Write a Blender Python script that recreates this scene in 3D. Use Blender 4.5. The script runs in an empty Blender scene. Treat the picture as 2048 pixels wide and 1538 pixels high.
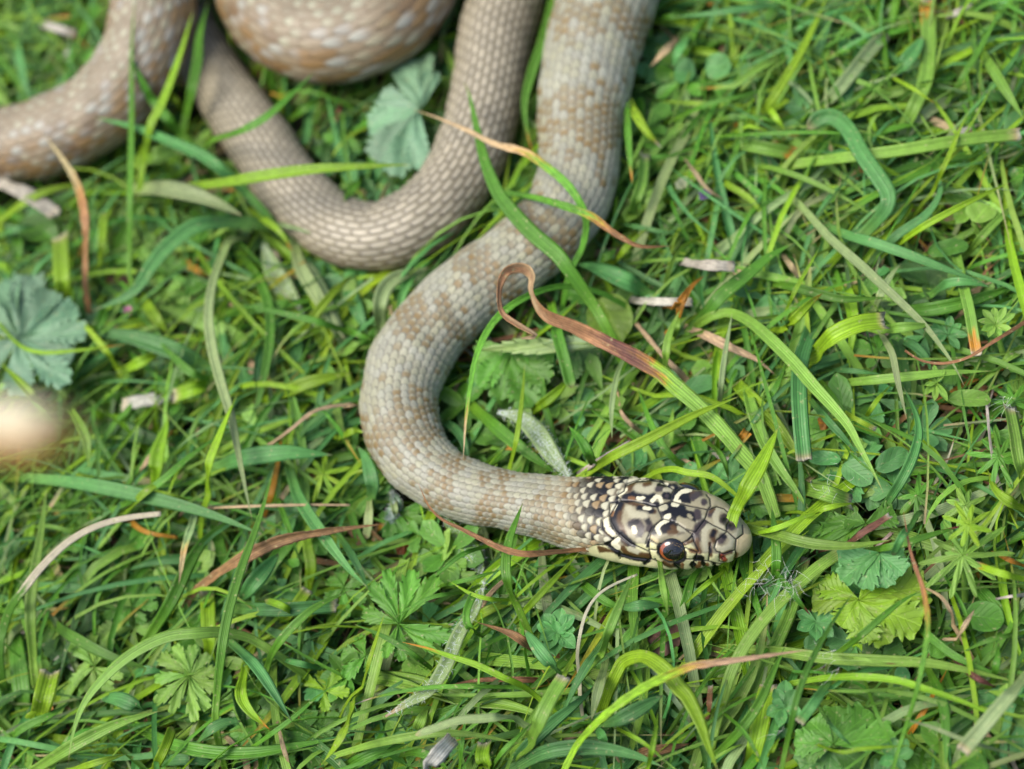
import bpy, math, random
import numpy as np
from mathutils import Matrix, Vector
rng = np.random.default_rng(7)
random.seed(7)
C = bpy.context.scene.collection
MM = 0.001

# ------------------------------------------------------------------ camera
EL, ROLL, DIST, LENS = math.radians(56), math.radians(26), 0.275, 60.0
FPX = LENS / 36.0 * 2048
DIRV = np.array([0, math.cos(EL), -math.sin(EL)])
R0 = np.array([1.0, 0, 0]); U0 = np.array([0, math.sin(EL), math.cos(EL)])
RV = math.cos(ROLL) * R0 - math.sin(ROLL) * U0
UV_ = math.sin(ROLL) * R0 + math.cos(ROLL) * U0
TARGET = np.array([0, 0, 0.010])
CAM = TARGET - DIST * DIRV
cd = bpy.data.cameras.new('camera'); cam = bpy.data.objects.new('camera', cd); C.objects.link(cam)
cd.lens = LENS; cd.sensor_width = 36; cd.sensor_fit = 'HORIZONTAL'
cd.clip_start = 0.005; cd.clip_end = 500
M = Matrix(((RV[0], UV_[0], -DIRV[0], CAM[0]), (RV[1], UV_[1], -DIRV[1], CAM[1]),
            (RV[2], UV_[2], -DIRV[2], CAM[2]), (0, 0, 0, 1)))
cam.matrix_world = M
bpy.context.scene.camera = cam

def un(x, y, z):
    """picture point -> place at height z (metres)"""
    x, y, z = np.broadcast_arrays(np.asarray(x, float), np.asarray(y, float), np.asarray(z, float))
    d = DIRV + ((x - 1024) / FPX)[..., None] * RV + ((769 - y) / FPX)[..., None] * UV_
    t = (z - CAM[2]) / d[..., 2]
    return CAM + d * t[..., None]
def depth(P): return (np.asarray(P) - CAM) @ DIRV
def proj(P):
    q = np.asarray(P) - CAM; dd = q @ DIRV
    return 1024 + FPX * (q @ RV) / dd, 769 - FPX * (q @ UV_) / dd
def mpp(P): return depth(P) / FPX          # metres per picture pixel there

cd.dof.use_dof = True
cd.dof.focus_distance = float(depth(un(1370, 1060, 0.016)))
cd.dof.aperture_fstop = 13.5

# ------------------------------------------------------------------ light
SUN_EL, SUN_AZ = math.radians(64), math.radians(78)
w = bpy.data.worlds.new('World'); bpy.context.scene.world = w; w.use_nodes = True
nt = w.node_tree; bg = nt.nodes['Background']
sky = nt.nodes.new('ShaderNodeTexSky'); sky.sky_type = 'NISHITA'; sky.sun_disc = False
sky.sun_elevation = SUN_EL; sky.air_density = 1.0; sky.dust_density = 4.0; sky.ozone_density = 1.0
nt.links.new(sky.outputs[0], bg.inputs[0]); bg.inputs[1].default_value = 0.12
# the sun stands beyond the top edge of the view, a little to the left
sdir = np.array([-math.sin(SUN_AZ) * math.cos(SUN_EL), math.cos(SUN_AZ) * math.cos(SUN_EL), math.sin(SUN_EL)])
sky.sun_rotation = math.atan2(sdir[0], sdir[1])
sl = bpy.data.lights.new('sun', 'SUN'); sl.energy = 1.5; sl.angle = math.radians(36); sl.color = (1.0, 0.975, 0.92)
so = bpy.data.objects.new('sun', sl); C.objects.link(so); so.location = (0, 0, 2)
so.rotation_euler = Vector(-sdir).to_track_quat('-Z', 'Y').to_euler()
vs = bpy.context.scene.view_settings
bpy.context.scene.display_settings.display_device = 'sRGB'
vs.view_transform = 'Standard'; vs.look = 'None'; vs.gamma = 1; vs.use_curve_mapping = False
vs.exposure = 1.24
cy = bpy.context.scene.cycles
cy.max_bounces = 6; cy.diffuse_bounces = 3; cy.transmission_bounces = 4; cy.transparent_max_bounces = 4
cy.use_denoising = True

# ------------------------------------------------------------------ colours
def lin(c):
    c = np.asarray(c, float) / 255.0
    return np.where(c <= 0.04045, c / 12.92, ((c + 0.055) / 1.055) ** 2.4)
ALB = 0.62
PAL = {k: lin(v) * ALB for k, v in dict(
    g=(98, 158, 46), b=(98, 162, 84), y=(148, 192, 40), l=(136, 182, 70), p=(160, 186, 120), k=(72, 118, 46),
    d=(198, 172, 128), w=(204, 194, 178), r=(152, 112, 72), a=(132, 174, 132), o=(206, 146, 48), m=(150, 44, 66), u=(122, 80, 66), c=(190, 140, 96), s=(232, 222, 190)).items()}

# ------------------------------------------------------------------ mesh helpers
def mesh(name, V, F, col=None, uvw=None, smooth=True):
    """F: int array (n,4) or (n,3), or a list of such arrays"""
    Fs = F if isinstance(F, list) else [F]
    Fs = [np.asarray(f, np.int32) for f in Fs if len(f)]
    V = np.asarray(V, np.float32)
    me = bpy.data.meshes.new(name)
    me.vertices.add(len(V)); me.vertices.foreach_set('co', V.ravel())
    loops = np.concatenate([f.ravel() for f in Fs])
    tot = np.concatenate([np.full(len(f), f.shape[1], np.int32) for f in Fs])
    st = np.concatenate([[0], np.cumsum(tot)[:-1]]).astype(np.int32)
    me.loops.add(len(loops)); me.loops.foreach_set('vertex_index', loops)
    me.polygons.add(len(tot)); me.polygons.foreach_set('loop_start', st); me.polygons.foreach_set('loop_total', tot)
    if smooth: me.polygons.foreach_set('use_smooth', np.ones(len(tot), bool))
    if col is not None:
        a = me.color_attributes.new('Col', 'FLOAT_COLOR', 'POINT')
        cc = np.ones((len(V), 4), np.float32); cc[:, :3] = col
        a.data.foreach_set('color', cc.ravel())
    if uvw is not None:
        a = me.attributes.new('uvw', 'FLOAT_VECTOR', 'POINT')
        a.data.foreach_set('vector', np.asarray(uvw, np.float32).ravel())
    me.update(); me.validate()
    return me
def obj(name, me, mat, parent=None):
    o = bpy.data.objects.new(name, me); C.objects.link(o)
    if mat and not me.materials: me.materials.append(mat)
    if parent: o.parent = parent
    return o
def tag(o, label=None, cat=None, group=None, kind=None):
    if label: o['label'] = label
    if cat: o['category'] = cat
    if group: o['group'] = group
    if kind: o['kind'] = kind
    return o
def empty(name, loc):
    o = bpy.data.objects.new(name, None); C.objects.link(o); o.location = loc; o.empty_display_size = 0.002
    return o
def norm(v): return v / np.maximum(np.linalg.norm(v, axis=-1, keepdims=True), 1e-12)
def crom(P, n):
    """smooth curve through P, n samples at even length"""
    P = np.asarray(P, float)
    if len(P) == 2: return P[0] + (P[1] - P[0]) * np.linspace(0, 1, n)[:, None]
    Q = np.vstack([2 * P[0] - P[1], P, 2 * P[-1] - P[-2]]); out = []
    for i in range(len(P) - 1):
        p0, p1, p2, p3 = Q[i:i + 4]; t = np.linspace(0, 1, 24, endpoint=False)[:, None]
        out.append(.5 * (2 * p1 + (p2 - p0) * t + (2 * p0 - 5 * p1 + 4 * p2 - p3) * t * t + (3 * p1 - p0 - 3 * p2 + p3) * t ** 3))
    out = np.vstack(out + [P[-1:]])
    L = np.concatenate([[0], np.cumsum(np.linalg.norm(np.diff(out[:, :3], axis=0), axis=1))])
    s = np.linspace(0, L[-1], n)
    return np.stack([np.interp(s, L, out[:, k]) for k in range(P.shape[1])], 1)

# ------------------------------------------------------------------ materials
def new_mat(name):
    m = bpy.data.materials.new(name); m.use_nodes = True
    t = m.node_tree; return m, t, t.nodes['Principled BSDF'], t.nodes['Material Output']
def N(t, typ, **kw):
    n = t.nodes.new(typ)
    for k, v in kw.items(): setattr(n, k, v)
    return n
def math_(t, op, a, b=None, c=None):
    n = N(t, 'ShaderNodeMath', operation=op)
    for i, v in enumerate((a, b, c)):
        if v is None: continue
        if isinstance(v, (int, float)): n.inputs[i].default_value = v
        else: t.links.new(v, n.inputs[i])
    return n.outputs[0]
def mixc(t, fac, a, b, mode='MIX'):
    n = N(t, 'ShaderNodeMix', data_type='RGBA', blend_type=mode)
    for s, v in ((n.inputs[0], fac), (n.inputs[6], a), (n.inputs[7], b)):
        if hasattr(v, 'links'): t.links.new(v, s)
        else: s.default_value = v
    return n.outputs[2]

def plant_mat(name, veins='blade', transl=0.22, rough=0.45, spec=0.30, vamp=.26):
    m, t, p, out = new_mat(name)
    col = N(t, 'ShaderNodeAttribute', attribute_name='Col').outputs['Color']
    uv = N(t, 'ShaderNodeAttribute', attribute_name='uvw')
    sep = N(t, 'ShaderNodeSeparateXYZ'); t.links.new(uv.outputs['Vector'], sep.inputs[0])
    X, Y, Z = sep.outputs
    no = N(t, 'ShaderNodeTexNoise'); no.inputs['Scale'].default_value = 1.0; no.inputs['Detail'].default_value = 4
    cmb = N(t, 'ShaderNodeCombineXYZ')
    t.links.new(math_(t, 'MULTIPLY', X, 5.0), cmb.inputs[0]); t.links.new(math_(t, 'MULTIPLY', Y, 0.25), cmb.inputs[1]); t.links.new(math_(t, 'MULTIPLY', Z, 61.0), cmb.inputs[2])
    t.links.new(cmb.outputs[0], no.inputs['Vector'])
    geo = N(t, 'ShaderNodeNewGeometry')
    n2 = N(t, 'ShaderNodeTexNoise'); n2.inputs['Scale'].default_value = 900; n2.inputs['Detail'].default_value = 3
    t.links.new(geo.outputs['Position'], n2.inputs['Vector'])
    if veins == 'blade':
        st = math_(t, 'SINE', math_(t, 'MULTIPLY', X, 19.0))
        vein = math_(t, 'MULTIPLY', math_(t, 'ADD', st, math_(t, 'MULTIPLY', math_(t, 'SUBTRACT', no.outputs[0], .5), 2.5)), 0.5)
        mid = math_(t, 'SUBTRACT', 1.0, math_(t, 'MINIMUM', math_(t, 'MULTIPLY', math_(t, 'ABSOLUTE', X), 9.0), 1.0))
        hgt = math_(t, 'ADD', math_(t, 'MULTIPLY', st, .5), mid)
    else:
        ax = math_(t, 'ABSOLUTE', X)
        ph = math_(t, 'FRACT', math_(t, 'SUBTRACT', math_(t, 'MULTIPLY', Y, 6.0), math_(t, 'MULTIPLY', ax, 2.2)))
        tri = math_(t, 'ABSOLUTE', math_(t, 'SUBTRACT', ph, .5))
        line = math_(t, 'SUBTRACT', 1.0, math_(t, 'MINIMUM', math_(t, 'MULTIPLY', tri, 7.0), 1.0))
        mid = math_(t, 'SUBTRACT', 1.0, math_(t, 'MINIMUM', math_(t, 'MULTIPLY', ax, 11.0), 1.0))
        vein = math_(t, 'SUBTRACT', math_(t, 'MULTIPLY', no.outputs[0], .8), math_(t, 'ADD', math_(t, 'MULTIPLY', line, .75), .2))
        hgt = math_(t, 'MULTIPLY', math_(t, 'ADD', line, math_(t, 'MULTIPLY', mid, 1.5)), -1.0)
    f = math_(t, 'ADD', 1.0, math_(t, 'MULTIPLY', vein, vamp))
    f = math_(t, 'ADD', f, math_(t, 'MULTIPLY', math_(t, 'SUBTRACT', n2.outputs[0], .5), .55))
    f = math_(t, 'ADD', f, math_(t, 'MULTIPLY', mid, .30))
    sc = N(t, 'ShaderNodeVectorMath', operation='SCALE'); t.links.new(col, sc.inputs[0]); t.links.new(f, sc.inputs['Scale'])
    # small pale and brown flecks of wear
    n3 = N(t, 'ShaderNodeTexNoise'); n3.inputs['Scale'].default_value = 1500; n3.inputs['Detail'].default_value = 1
    t.links.new(geo.outputs['Position'], n3.inputs['Vector'])
    spot = math_(t, 'MULTIPLY', math_(t, 'MAXIMUM', math_(t, 'SUBTRACT', n3.outputs[0], .66), 0.0), 5.0)
    base = mixc(t, math_(t, 'MINIMUM', spot, .6), sc.outputs[0], (.36, .34, .16, 1))
    t.links.new(base, p.inputs['Base Color'])
    p.inputs['Roughness'].default_value = rough; p.inputs['Specular IOR Level'].default_value = spec
    bp = N(t, 'ShaderNodeBump'); bp.inputs['Strength'].default_value = .35; bp.inputs['Distance'].default_value = 0.00012
    t.links.new(hgt, bp.inputs['Height']); t.links.new(bp.outputs[0], p.inputs['Normal'])
    tr = N(t, 'ShaderNodeBsdfTranslucent')
    t.links.new(mixc(t, 1.0, base, (1.25, 1.2, .55, 1), 'MULTIPLY'), tr.inputs[0])
    mx = N(t, 'ShaderNodeMixShader'); mx.inputs[0].default_value = transl
    t.links.new(p.outputs[0], mx.inputs[1]); t.links.new(tr.outputs[0], mx.inputs[2]); t.links.new(mx.outputs[0], out.inputs[0])
    return m
M_BLADE = plant_mat('grass_blade', 'blade')
M_LEAF = plant_mat('broad_leaf', 'leaf', .25, .5, .4)
M_DRY = plant_mat('dry_grass', 'blade', .12, .6, .3, .55)

def skin_mat():
    m, t, p, out = new_mat('snake_skin')
    a = N(t, 'ShaderNodeAttribute', attribute_name='Col')
    geo = N(t, 'ShaderNodeNewGeometry')
    n = N(t, 'ShaderNodeTexNoise'); n.inputs['Scale'].default_value = 2600; n.inputs['Detail'].default_value = 4
    t.links.new(geo.outputs['Position'], n.inputs['Vector'])
    f = math_(t, 'ADD', .86, math_(t, 'MULTIPLY', n.outputs[0], .28))
    sc = N(t, 'ShaderNodeVectorMath', operation='SCALE'); t.links.new(a.outputs['Color'], sc.inputs[0]); t.links.new(f, sc.inputs['Scale'])
    t.links.new(sc.outputs[0], p.inputs['Base Color'])
    g = N(t, 'ShaderNodeAttribute', attribute_name='gloss')
    t.links.new(math_(t, 'SUBTRACT', .46, math_(t, 'MULTIPLY', g.outputs['Fac'], .12)), p.inputs['Roughness'])
    p.inputs['Specular IOR Level'].default_value = .38
    bp = N(t, 'ShaderNodeBump'); bp.inputs['Strength'].default_value = .12; bp.inputs['Distance'].default_value = .0001
    t.links.new(n.outputs[0], bp.inputs['Height']); t.links.new(bp.outputs[0], p.inputs['Normal'])
    return m
M_SKIN = skin_mat()

def soil_mat():
    m, t, p, out = new_mat('soil')
    geo = N(t, 'ShaderNodeNewGeometry')
    n = N(t, 'ShaderNodeTexNoise'); n.inputs['Scale'].default_value = 140; n.inputs['Detail'].default_value = 8
    t.links.new(geo.outputs['Position'], n.inputs['Vector'])
    n2 = N(t, 'ShaderNodeTexNoise'); n2.inputs['Scale'].default_value = 35; n2.inputs['Detail'].default_value = 3
    t.links.new(geo.outputs['Position'], n2.inputs['Vector'])
    c = mixc(t, n.outputs[0], (.022, .016, .01, 1), (.085, .06, .036, 1))
    c = mixc(t, math_(t, 'MULTIPLY', n2.outputs[0], .8), c, (.03, .05, .015, 1))
    t.links.new(c, p.inputs['Base Color']); p.inputs['Roughness'].default_value = .95
    bp = N(t, 'ShaderNodeBump'); bp.inputs['Strength'].default_value = .8; bp.inputs['Distance'].default_value = .002
    t.links.new(n.outputs[0], bp.inputs['Height']); t.links.new(bp.outputs[0], p.inputs['Normal'])
    return m
M_SOIL = soil_mat()

# ------------------------------------------------------------------ ground
def build_ground():
    n = 121; u = np.linspace(-1, 1, n); u = np.sign(u) * np.abs(u) ** 5 * 40
    X, Y = np.meshgrid(u, u); Z = 0.0012 * (np.sin(X * 190 + np.cos(Y * 130) * 2) * np.sin(Y * 170 + 1)) * np.exp(-(X ** 2 + Y ** 2) / .25)
    V = np.stack([X, Y, Z - .001], -1).reshape(-1, 3); i = np.arange(n * n).reshape(n, n)
    F = np.stack([i[:-1, :-1], i[:-1, 1:], i[1:, 1:], i[1:, :-1]], -1).reshape(-1, 4)
    o = obj('ground', mesh('ground', V, F), M_SOIL); tag(o, 'dark earth under the lawn', 'ground', kind='structure')
build_ground()

# ------------------------------------------------------------------ the snake
# centre line read from the picture: x, y, width (px), height of the axis (mm)
NECK = [(1502,1086,0,12.2),(1478,1080,75,12.6),(1447,1073,117,13.2),(1408,1063,147,13.6),(1357,1054,166,13.9),(1308,1046,172,14),(1260,1040,168,13.6),(1200,1032,153,13),
 (1150,1026,138,12.4),(1088,1014,122,12),(1010,1000,117,11.8),(932,981,122,11.6),(872,951,131,11.4),(826,905,146,11.4),(802,847,152,11.4),(800,789,155,11.4),
 (824,715,161,11.4),(877,643,155,11.4),(945,580,152,11.6),(1022,525,152,11.8),(1095,465,155,12),(1139,405,158,12),(1158,330,160,12.2),(1160,250,168,12.4),(1168,190,179,12.6),
 (1186,95,190,13),(1213,0,200,14)]
OFF1 = [(1240,-130,200,17),(1190,-270,200,23),(1050,-330,205,26),(910,-280,205,22),(835,-140,205,16)]
LOOPB = [(815,-30,205,14),(783,20,205,13.5),(735,56,205,13.5),(668,72,203,13.5),(603,60,200,13.5),(553,22,198,13.5),(525,-40,195,14)]
OFF2 = [(525,-160,192,15),(560,-300,190,16),(540,-430,188,17),(440,-490,186,18),(330,-420,184,19),(300,-250,180,19.5),(306,-110,176,19.5)]
ARMA = [(308,0,172,19),(294,85,171,17.5),(258,160,171,15),(197,224,170,13.5),(120,266,168,12.5),(40,290,162,12),(-50,300,160,12)]
OFF3 = [(-200,250,160,12),(-270,60,160,12),(-230,-200,160,12),(-60,-480,160,12),(220,-660,158,12),(560,-720,156,12),(860,-640,155,12),(1000,-420,155,11),(1030,-200,155,8.5)]
TAIL = [(1028,-100,155,8.5),(1011,0,154,8.5),(992,77,150,9),(980,154,147,9.2),(966,231,147,9.2),(941,308,148,9.2),(904,376,148,9.2),(858,428,148,9.2),(800,463,146,9),(735,474,139,9),
 (655,446,134,8.6),(573,364,131,8.2),(530,299,130,7.8),(480,228,126,7.2),(428,150,116,6.2),(392,80,108,5.4),(360,0,98,5),(330,-110,84,4.6),(310,-240,64,3.8),(300,-380,40,3),(296,-480,12,2.6)]
SEQ = [(p, s) for s, L in enumerate((NECK, OFF1, LOOPB, OFF2, ARMA, OFF3, TAIL)) for p in L]
def build_centreline():
    a = np.array([p for p, s in SEQ], float); seg = np.array([s for p, s in SEQ], float)
    P = un(a[:, 0], a[:, 1], a[:, 3] * MM)
    W = a[:, 2] * mpp(P)
    # silhouette width -> body width
    t = np.gradient(P, axis=0); t = norm(t)
    tp = np.stack([t @ RV, t @ UV_], 1); tp = norm(tp)
    n3 = -tp[:, 1:2] * RV + tp[:, 0:1] * UV_
    side = norm(np.cross(t, [0, 0, 1.0])); up = np.cross(side, t)
    ratio = np.full(len(a), .86); ratio[:5] = .68; ratio[5] = .68; ratio[6] = .69; ratio[7] = .72; ratio[8] = .76; ratio[9] = .82
    f = np.sqrt((side * n3).sum(1) ** 2 + (ratio * (up * n3).sum(1)) ** 2)
    W = W / f
    D = np.hstack([P, W[:, None], ratio[:, None], seg[:, None], a[:, :2]])
    return D
_D = build_centreline()
def resample(D):
    fine = crom(D, 24000)
    P = fine[:, :3]; L = np.concatenate([[0], np.cumsum(np.linalg.norm(np.diff(P, axis=0), axis=1))])
    X, Y = proj(P); vis = (X > -220) & (X < 2268) & (Y > -200) & (Y < 1700)
    s = 0; out = []
    while s < L[-1]:
        out.append(s)
        v = np.interp(s, L, vis.astype(float)) > .5
        if s < .0012: ds = .000035 + s * .06
        elif s < .034: ds = .000095
        else: ds = .00016 if v else .0007
        s += ds
    s = np.array(out)
    return s, np.stack([np.interp(s, L, fine[:, k]) for k in range(fine.shape[1])], 1)
S_, CL = resample(_D)
# width: rounded snout (interpolate the squared width there)
_L = np.concatenate([[0], np.cumsum(np.linalg.norm(np.diff(crom(_D, 24000)[:, :3], axis=0), axis=1))])
def knot_s():
    fine = crom(_D, 24000)[:, :3]; return np.array([_L[np.argmin(((fine - p) ** 2).sum(1))] for p in _D[:, :3]])
_ks = knot_s()
head_w2 = np.interp(S_, _ks, _D[:, 3] ** 2)
bl = np.clip((S_ - _ks[1]) / (_ks[3] - _ks[1]), 0, 1)
CLW = np.sqrt(head_w2) * (1 - bl) + CL[:, 3] * bl
CLR = CL[:, 4]
CP = CL[:, :3]
R_TUBE = CLW * .5
_sub = slice(None, None, 8)
CPs, RSs, CRs = CP[_sub], R_TUBE[_sub], CLR[_sub]
def tube_gap(P):
    """gap to the snake's surface (negative inside), metres; P (n,3)"""
    P = np.asarray(P, float); out = np.full(len(P), 9.0)
    for i in range(0, len(P), 4000):
        q = P[i:i + 4000, None, :] - CPs[None]
        q[..., 2] /= CRs[None]
        out[i:i + 4000] = (np.sqrt((q ** 2).sum(-1)) - RSs[None]).min(1)
    return out

# head drawing: strokes in picture coordinates of the head, carried over to the skin
def h3(pts): return np.array([(1190 + x * .15625, 930 + y * .15625) for x, y in pts])
def parse(s): return [tuple(float(v) for v in q.split(',')) for q in s.split()]
def seg_dist(P, L):
    d = np.full(len(P), 1e9)
    if len(L) == 1: return np.hypot(*(P - L[0]).T)
    for a, b in zip(L[:-1], L[1:]):
        ab = b - a; t = np.clip(((P - a) @ ab) / max(ab @ ab, 1e-9), 0, 1)
        d = np.minimum(d, np.hypot(*(P - a - t[:, None] * ab).T))
    return d
def inside(P, poly):
    c = np.zeros(len(P), bool); x, y = P.T
    for (x1, y1), (x2, y2) in zip(poly, np.roll(poly, -1, 0)):
        k = (y1 > y) != (y2 > y)
        with np.errstate(divide='ignore', invalid='ignore'):
            c ^= k & (x < (x2 - x1) * (y - y1) / (y2 - y1) + x1)
    return c
HC = {k: lin(v) * ALB for k, v in dict(K=(20, 18, 22), G=(164, 156, 124), B=(92, 66, 36), W=(234, 228, 192), Y=(222, 218, 162), V=(70, 60, 58), T=(132, 92, 52), S=(214, 196, 150), E=(30, 26, 22), R=(140, 62, 40), H=(190, 184, 152)).items()}
# kind(F fill / L line) colour radius softness points
HEAD = """
F Y 0 14 -200,1000 60,1010 250,1060 440,1010 690,1000 800,1010 1060,1040 1230,1010 1330,1130 1480,1120 1640,1150 1790,1090 1830,960 1990,880 2040,1080 1800,1300 1500,1400 800,1400 200,1260 -200,1200
F S 0 20 1810,960 1900,880 1990,900 2010,1060 1900,1200 1780,1250 1800,1100
L B 40 40 350,520 300,640 300,740 360,860
L K 42 34 310,480 240,620 236,720 286,850 386,960 480,1030
L K 30 30 330,500 300,600
L B 34 30 400,470 560,520 700,560 760,600
L K 34 26 570,560 640,600 720,590
L V 46 44 470,760 540,720 590,800 580,890
L B 30 40 330,620 310,720 380,880
L K 20 26 560,830 575,890
L K 24 26 460,760 540,730
L V 34 30 660,690 700,770 690,830
L K 22 20 665,690 690,740
L H 46 40 440,570 480,640 560,640 640,650
L H 36 30 560,960 620,970 660,900
L W 30 12 500,805 512,860
L W 26 10 640,555 700,562
L W 28 12 262,500 236,560 212,625
L T 22 18 216,640 230,600
L K 50 34 400,430 520,390 640,400 740,420
L B 50 40 440,310 480,250 560,230
L K 24 20 400,240 520,205 700,190 860,215
L W 26 12 420,225 520,180 660,175
L H 60 40 560,300 680,320 780,260
L B 34 30 700,240 640,260
L K 34 24 830,270 930,280 1030,290
L W 14 8 860,235 930,245
L V 30 24 800,320 860,310
L H 34 26 900,330 980,310
L K 40 22 900,400 940,400
L V 20 16 920,400
L W 22 10 550,430 625,430
L T 20 18 440,425 500,430
L W 28 12 270,390 340,360 390,315
L T 24 20 110,420 220,410
L K 40 22 140,450 260,450
L K 26 18 640,470 740,515 820,500
L W 26 12 735,460 790,410 830,420
L W 26 12 830,430 850,480
F K 0 26 800,520 860,490 960,465 1150,510 1180,570 1290,610 1330,680 1290,740 1180,690 1080,680 1010,740 860,680 830,610
L H 44 16 860,550 890,540
L W 34 10 1010,508 1045,510
L W 32 10 915,670 945,655
L G 40 18 1080,700 1150,760 1220,810
L G 34 20 1200,555 1300,565 1400,585
L H 36 18 1370,680 1330,730
L V 36 30 1310,600 1320,670
L G 22 20 1200,650 1230,680
F K 0 24 975,460 970,390 1010,310 1120,285 1260,330 1250,400 1220,500 1100,480
L B 50 40 1260,390 1300,450
L V 44 34 1330,390 1270,420
L G 36 20 1280,500 1350,450 1420,430
L V 34 22 1395,480
L W 26 10 1220,332 1110,350 1055,400 1030,465
L W 24 10 1030,470 1080,475
F K 0 28 745,780 860,690 960,705 1050,750 1090,800 990,840 930,880 840,890 780,890 730,920 705,890
L B 40 36 1000,800 1040,860 960,870
L H 34 18 1080,810 1130,850
L V 34 28 1120,900 1090,920
L W 28 10 925,712 840,755 795,815 830,878
L G 60 40 880,990 1000,1000 1150,930
L S 28 20 730,930 790,980
L V 44 40 1390,740 1320,800 1290,880 1300,950
L V 30 34 1470,640 1500,580
L B 24 26 1520,570 1480,600
L H 34 20 1450,790 1400,850 1395,950 1425,1080
L H 28 20 1450,785 1560,800 1640,845
L B 42 36 1530,850 1500,920 1520,970
L K 26 34 1520,860 1500,900
L H 34 20 1560,1060 1620,1085 1720,1040 1755,960 1710,890
L V 40 34 1640,920 1610,970
L K 24 26 1650,920
L H 34 20 1570,590 1535,660 1560,760 1630,805
L H 32 20 1590,565 1690,590 1730,640
L V 44 34 1640,710 1650,680
L K 24 30 1645,705
L H 34 20 1790,715 1850,790 1835,880 1785,905
L V 44 34 1715,775 1745,790
L K 22 26 1720,775
L B 34 30 1300,960 1320,1060 1340,1110
L B 30 26 1470,1010 1480,1090 1480,1150
L K 14 18 1475,1060 1480,1110
L B 12 14 1190,960 1110,1010 1060,1030
L K 10 12 1255,892 1200,955
L T 30 28 1230,1090 1310,1110
F B 0 18 20,1030 90,1040 230,1090 290,1130 180,1110 110,1110 60,1120
L K 30 20 150,1000 260,1080 320,1140
L B 44 26 360,1060 400,1120 560,1180 690,1190
L K 22 16 320,1140 480,1190 640,1215 690,1220
L H 30 20 450,1070 560,1110
L B 34 24 590,1140 680,1150
L K 22 14 640,1250 680,1225
L K 60 20 110,860 180,900 90,790
L B 40 30 120,890 160,900
L W 36 14 140,690 150,770
L W 36 14 170,830 230,880
L W 38 14 285,930 285,960
L W 40 14 250,1000 290,1050
L B 40 30 370,930 410,1000
L K 34 20 330,880 440,990
F Y 0 10 690,995 780,1005 775,1080 690,1080
L E 20 14 690,960 670,1040
F E 0 14 790,1020 880,1000 1100,1040 1175,1110 1170,1210 1080,1260 960,1250 850,1200 790,1120
L B 34 20 880,1240 960,1280 1020,1280
L K 30 14 1040,1260 1100,1310
L T 22 16 1110,1300 1120,1260
L K 34 14 1290,1190 1360,1190
L K 34 14 1250,1270 1290,1310
L T 30 18 1310,1310 1340,1260
L K 24 12 1380,1250 1430,1310
L T 22 16 1430,1320 1440,1270
L K 16 10 1520,1270 1560,1310
L T 20 14 1560,1310
L B 30 24 1660,1140 1740,1110
L R 36 14 1620,1170 1660,1210
L T 26 20 1810,1140 1790,1210
L B 22 20 1250,970 1100,1030
"""
SEAMS = """
790,525 980,458 1160,510 1445,568 1410,690 1290,850 1160,820 1060,750 960,708 860,682 830,610 790,525
975,460 970,385 1010,312 1090,285
1445,565 1482,525 1472,430 1430,380
860,688 745,785 697,870 698,950 790,1010 880,1008
1160,825 1255,890 1190,960 1060,1032
790,530 640,490 480,460 330,450 100,440
330,452 290,475 192,640 195,720 260,850 380,950 450,1005 560,1050 690,1110
697,870 660,960 650,1010
1410,700 1500,760 1650,832 1690,842
1450,570 1560,528 1660,560 1745,640
1750,680 1690,760 1690,842 1810,950
1690,850 1640,900 1560,960 1530,1060 1560,1110 1650,1142 1790,1090
1810,950 1900,880 1890,770
1255,890 1270,980 1330,1110
1810,960 1800,1080 1810,1150 1780,1240
1600,1115 1590,1230 1730,1272
1720,1272 1560,1262 1450,1232 1280,1212 1160,1200
1280,1212 1240,1290 1290,1338
1370,1230 1440,1335
1480,1240 1560,1312
1020,1262 1090,1332
690,990 690,1082 780,1088
690,1082 720,1202 850,1260
310,1140 480,1190 690,1212 720,1204
150,1030 310,1112 320,1200
20,1020 150,1030 220,960 330,880
640,1260 690,1215
850,1300 770,1200
1160,1060 1310,1120 1280,1212
1450,1232 1470,1130 1480,1000
180,480 190,640 80,700 70,830 220,960
100,440 90,560 190,640
1010,312 850,215 600,170 400,235 370,330
370,330 270,390 330,450
"""
HEAD = [(l.split()[0], HC[l.split()[1]], float(l.split()[2]) * .15625 * (1.25 if l.split()[1] in 'KV' else .9 if l.split()[1] == 'B' else 1), float(l.split()[3]) * .15625 * 1.35, h3(parse(' '.join(l.split()[4:])))) for l in HEAD.strip().split('\n')]
SEAMS = [h3(parse(l)) for l in SEAMS.strip().split('\n')]
HEAD_POLY = h3(parse("560,-60 400,235 280,385 330,450 185,480 185,640 80,700 75,830 215,960 20,1015 -60,1040 -120,1150 0,1400 2300,1500 2300,-60"))
NECKSTREAK = [np.array([(1080 + x * .2344, 900 + y * .2344) for x, y in parse(l)]) for l in """
380,262 560,262 700,250
260,300 420,310 560,330
240,370 420,360 560,380 640,420
330,430 460,430 620,440
380,500 500,530 590,560
250,490 330,520 460,560
270,640 380,650 500,680
340,720 460,745
560,300 620,280 760,240
130,600 150,600
240,560 330,600
470,600 540,610
600,250 700,240
""".strip().split('\n')]

def smooth(x): x = np.clip(x, 0, 1); return x * x * (3 - 2 * x)
def hash2(i, j, k=0):
    v = np.sin(i * 12.9898 + j * 78.233 + k * 37.719) * 43758.5453 + np.sin(i * 39.425 - j * 11.135) * 24634.6345
    return v - np.floor(v)

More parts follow.
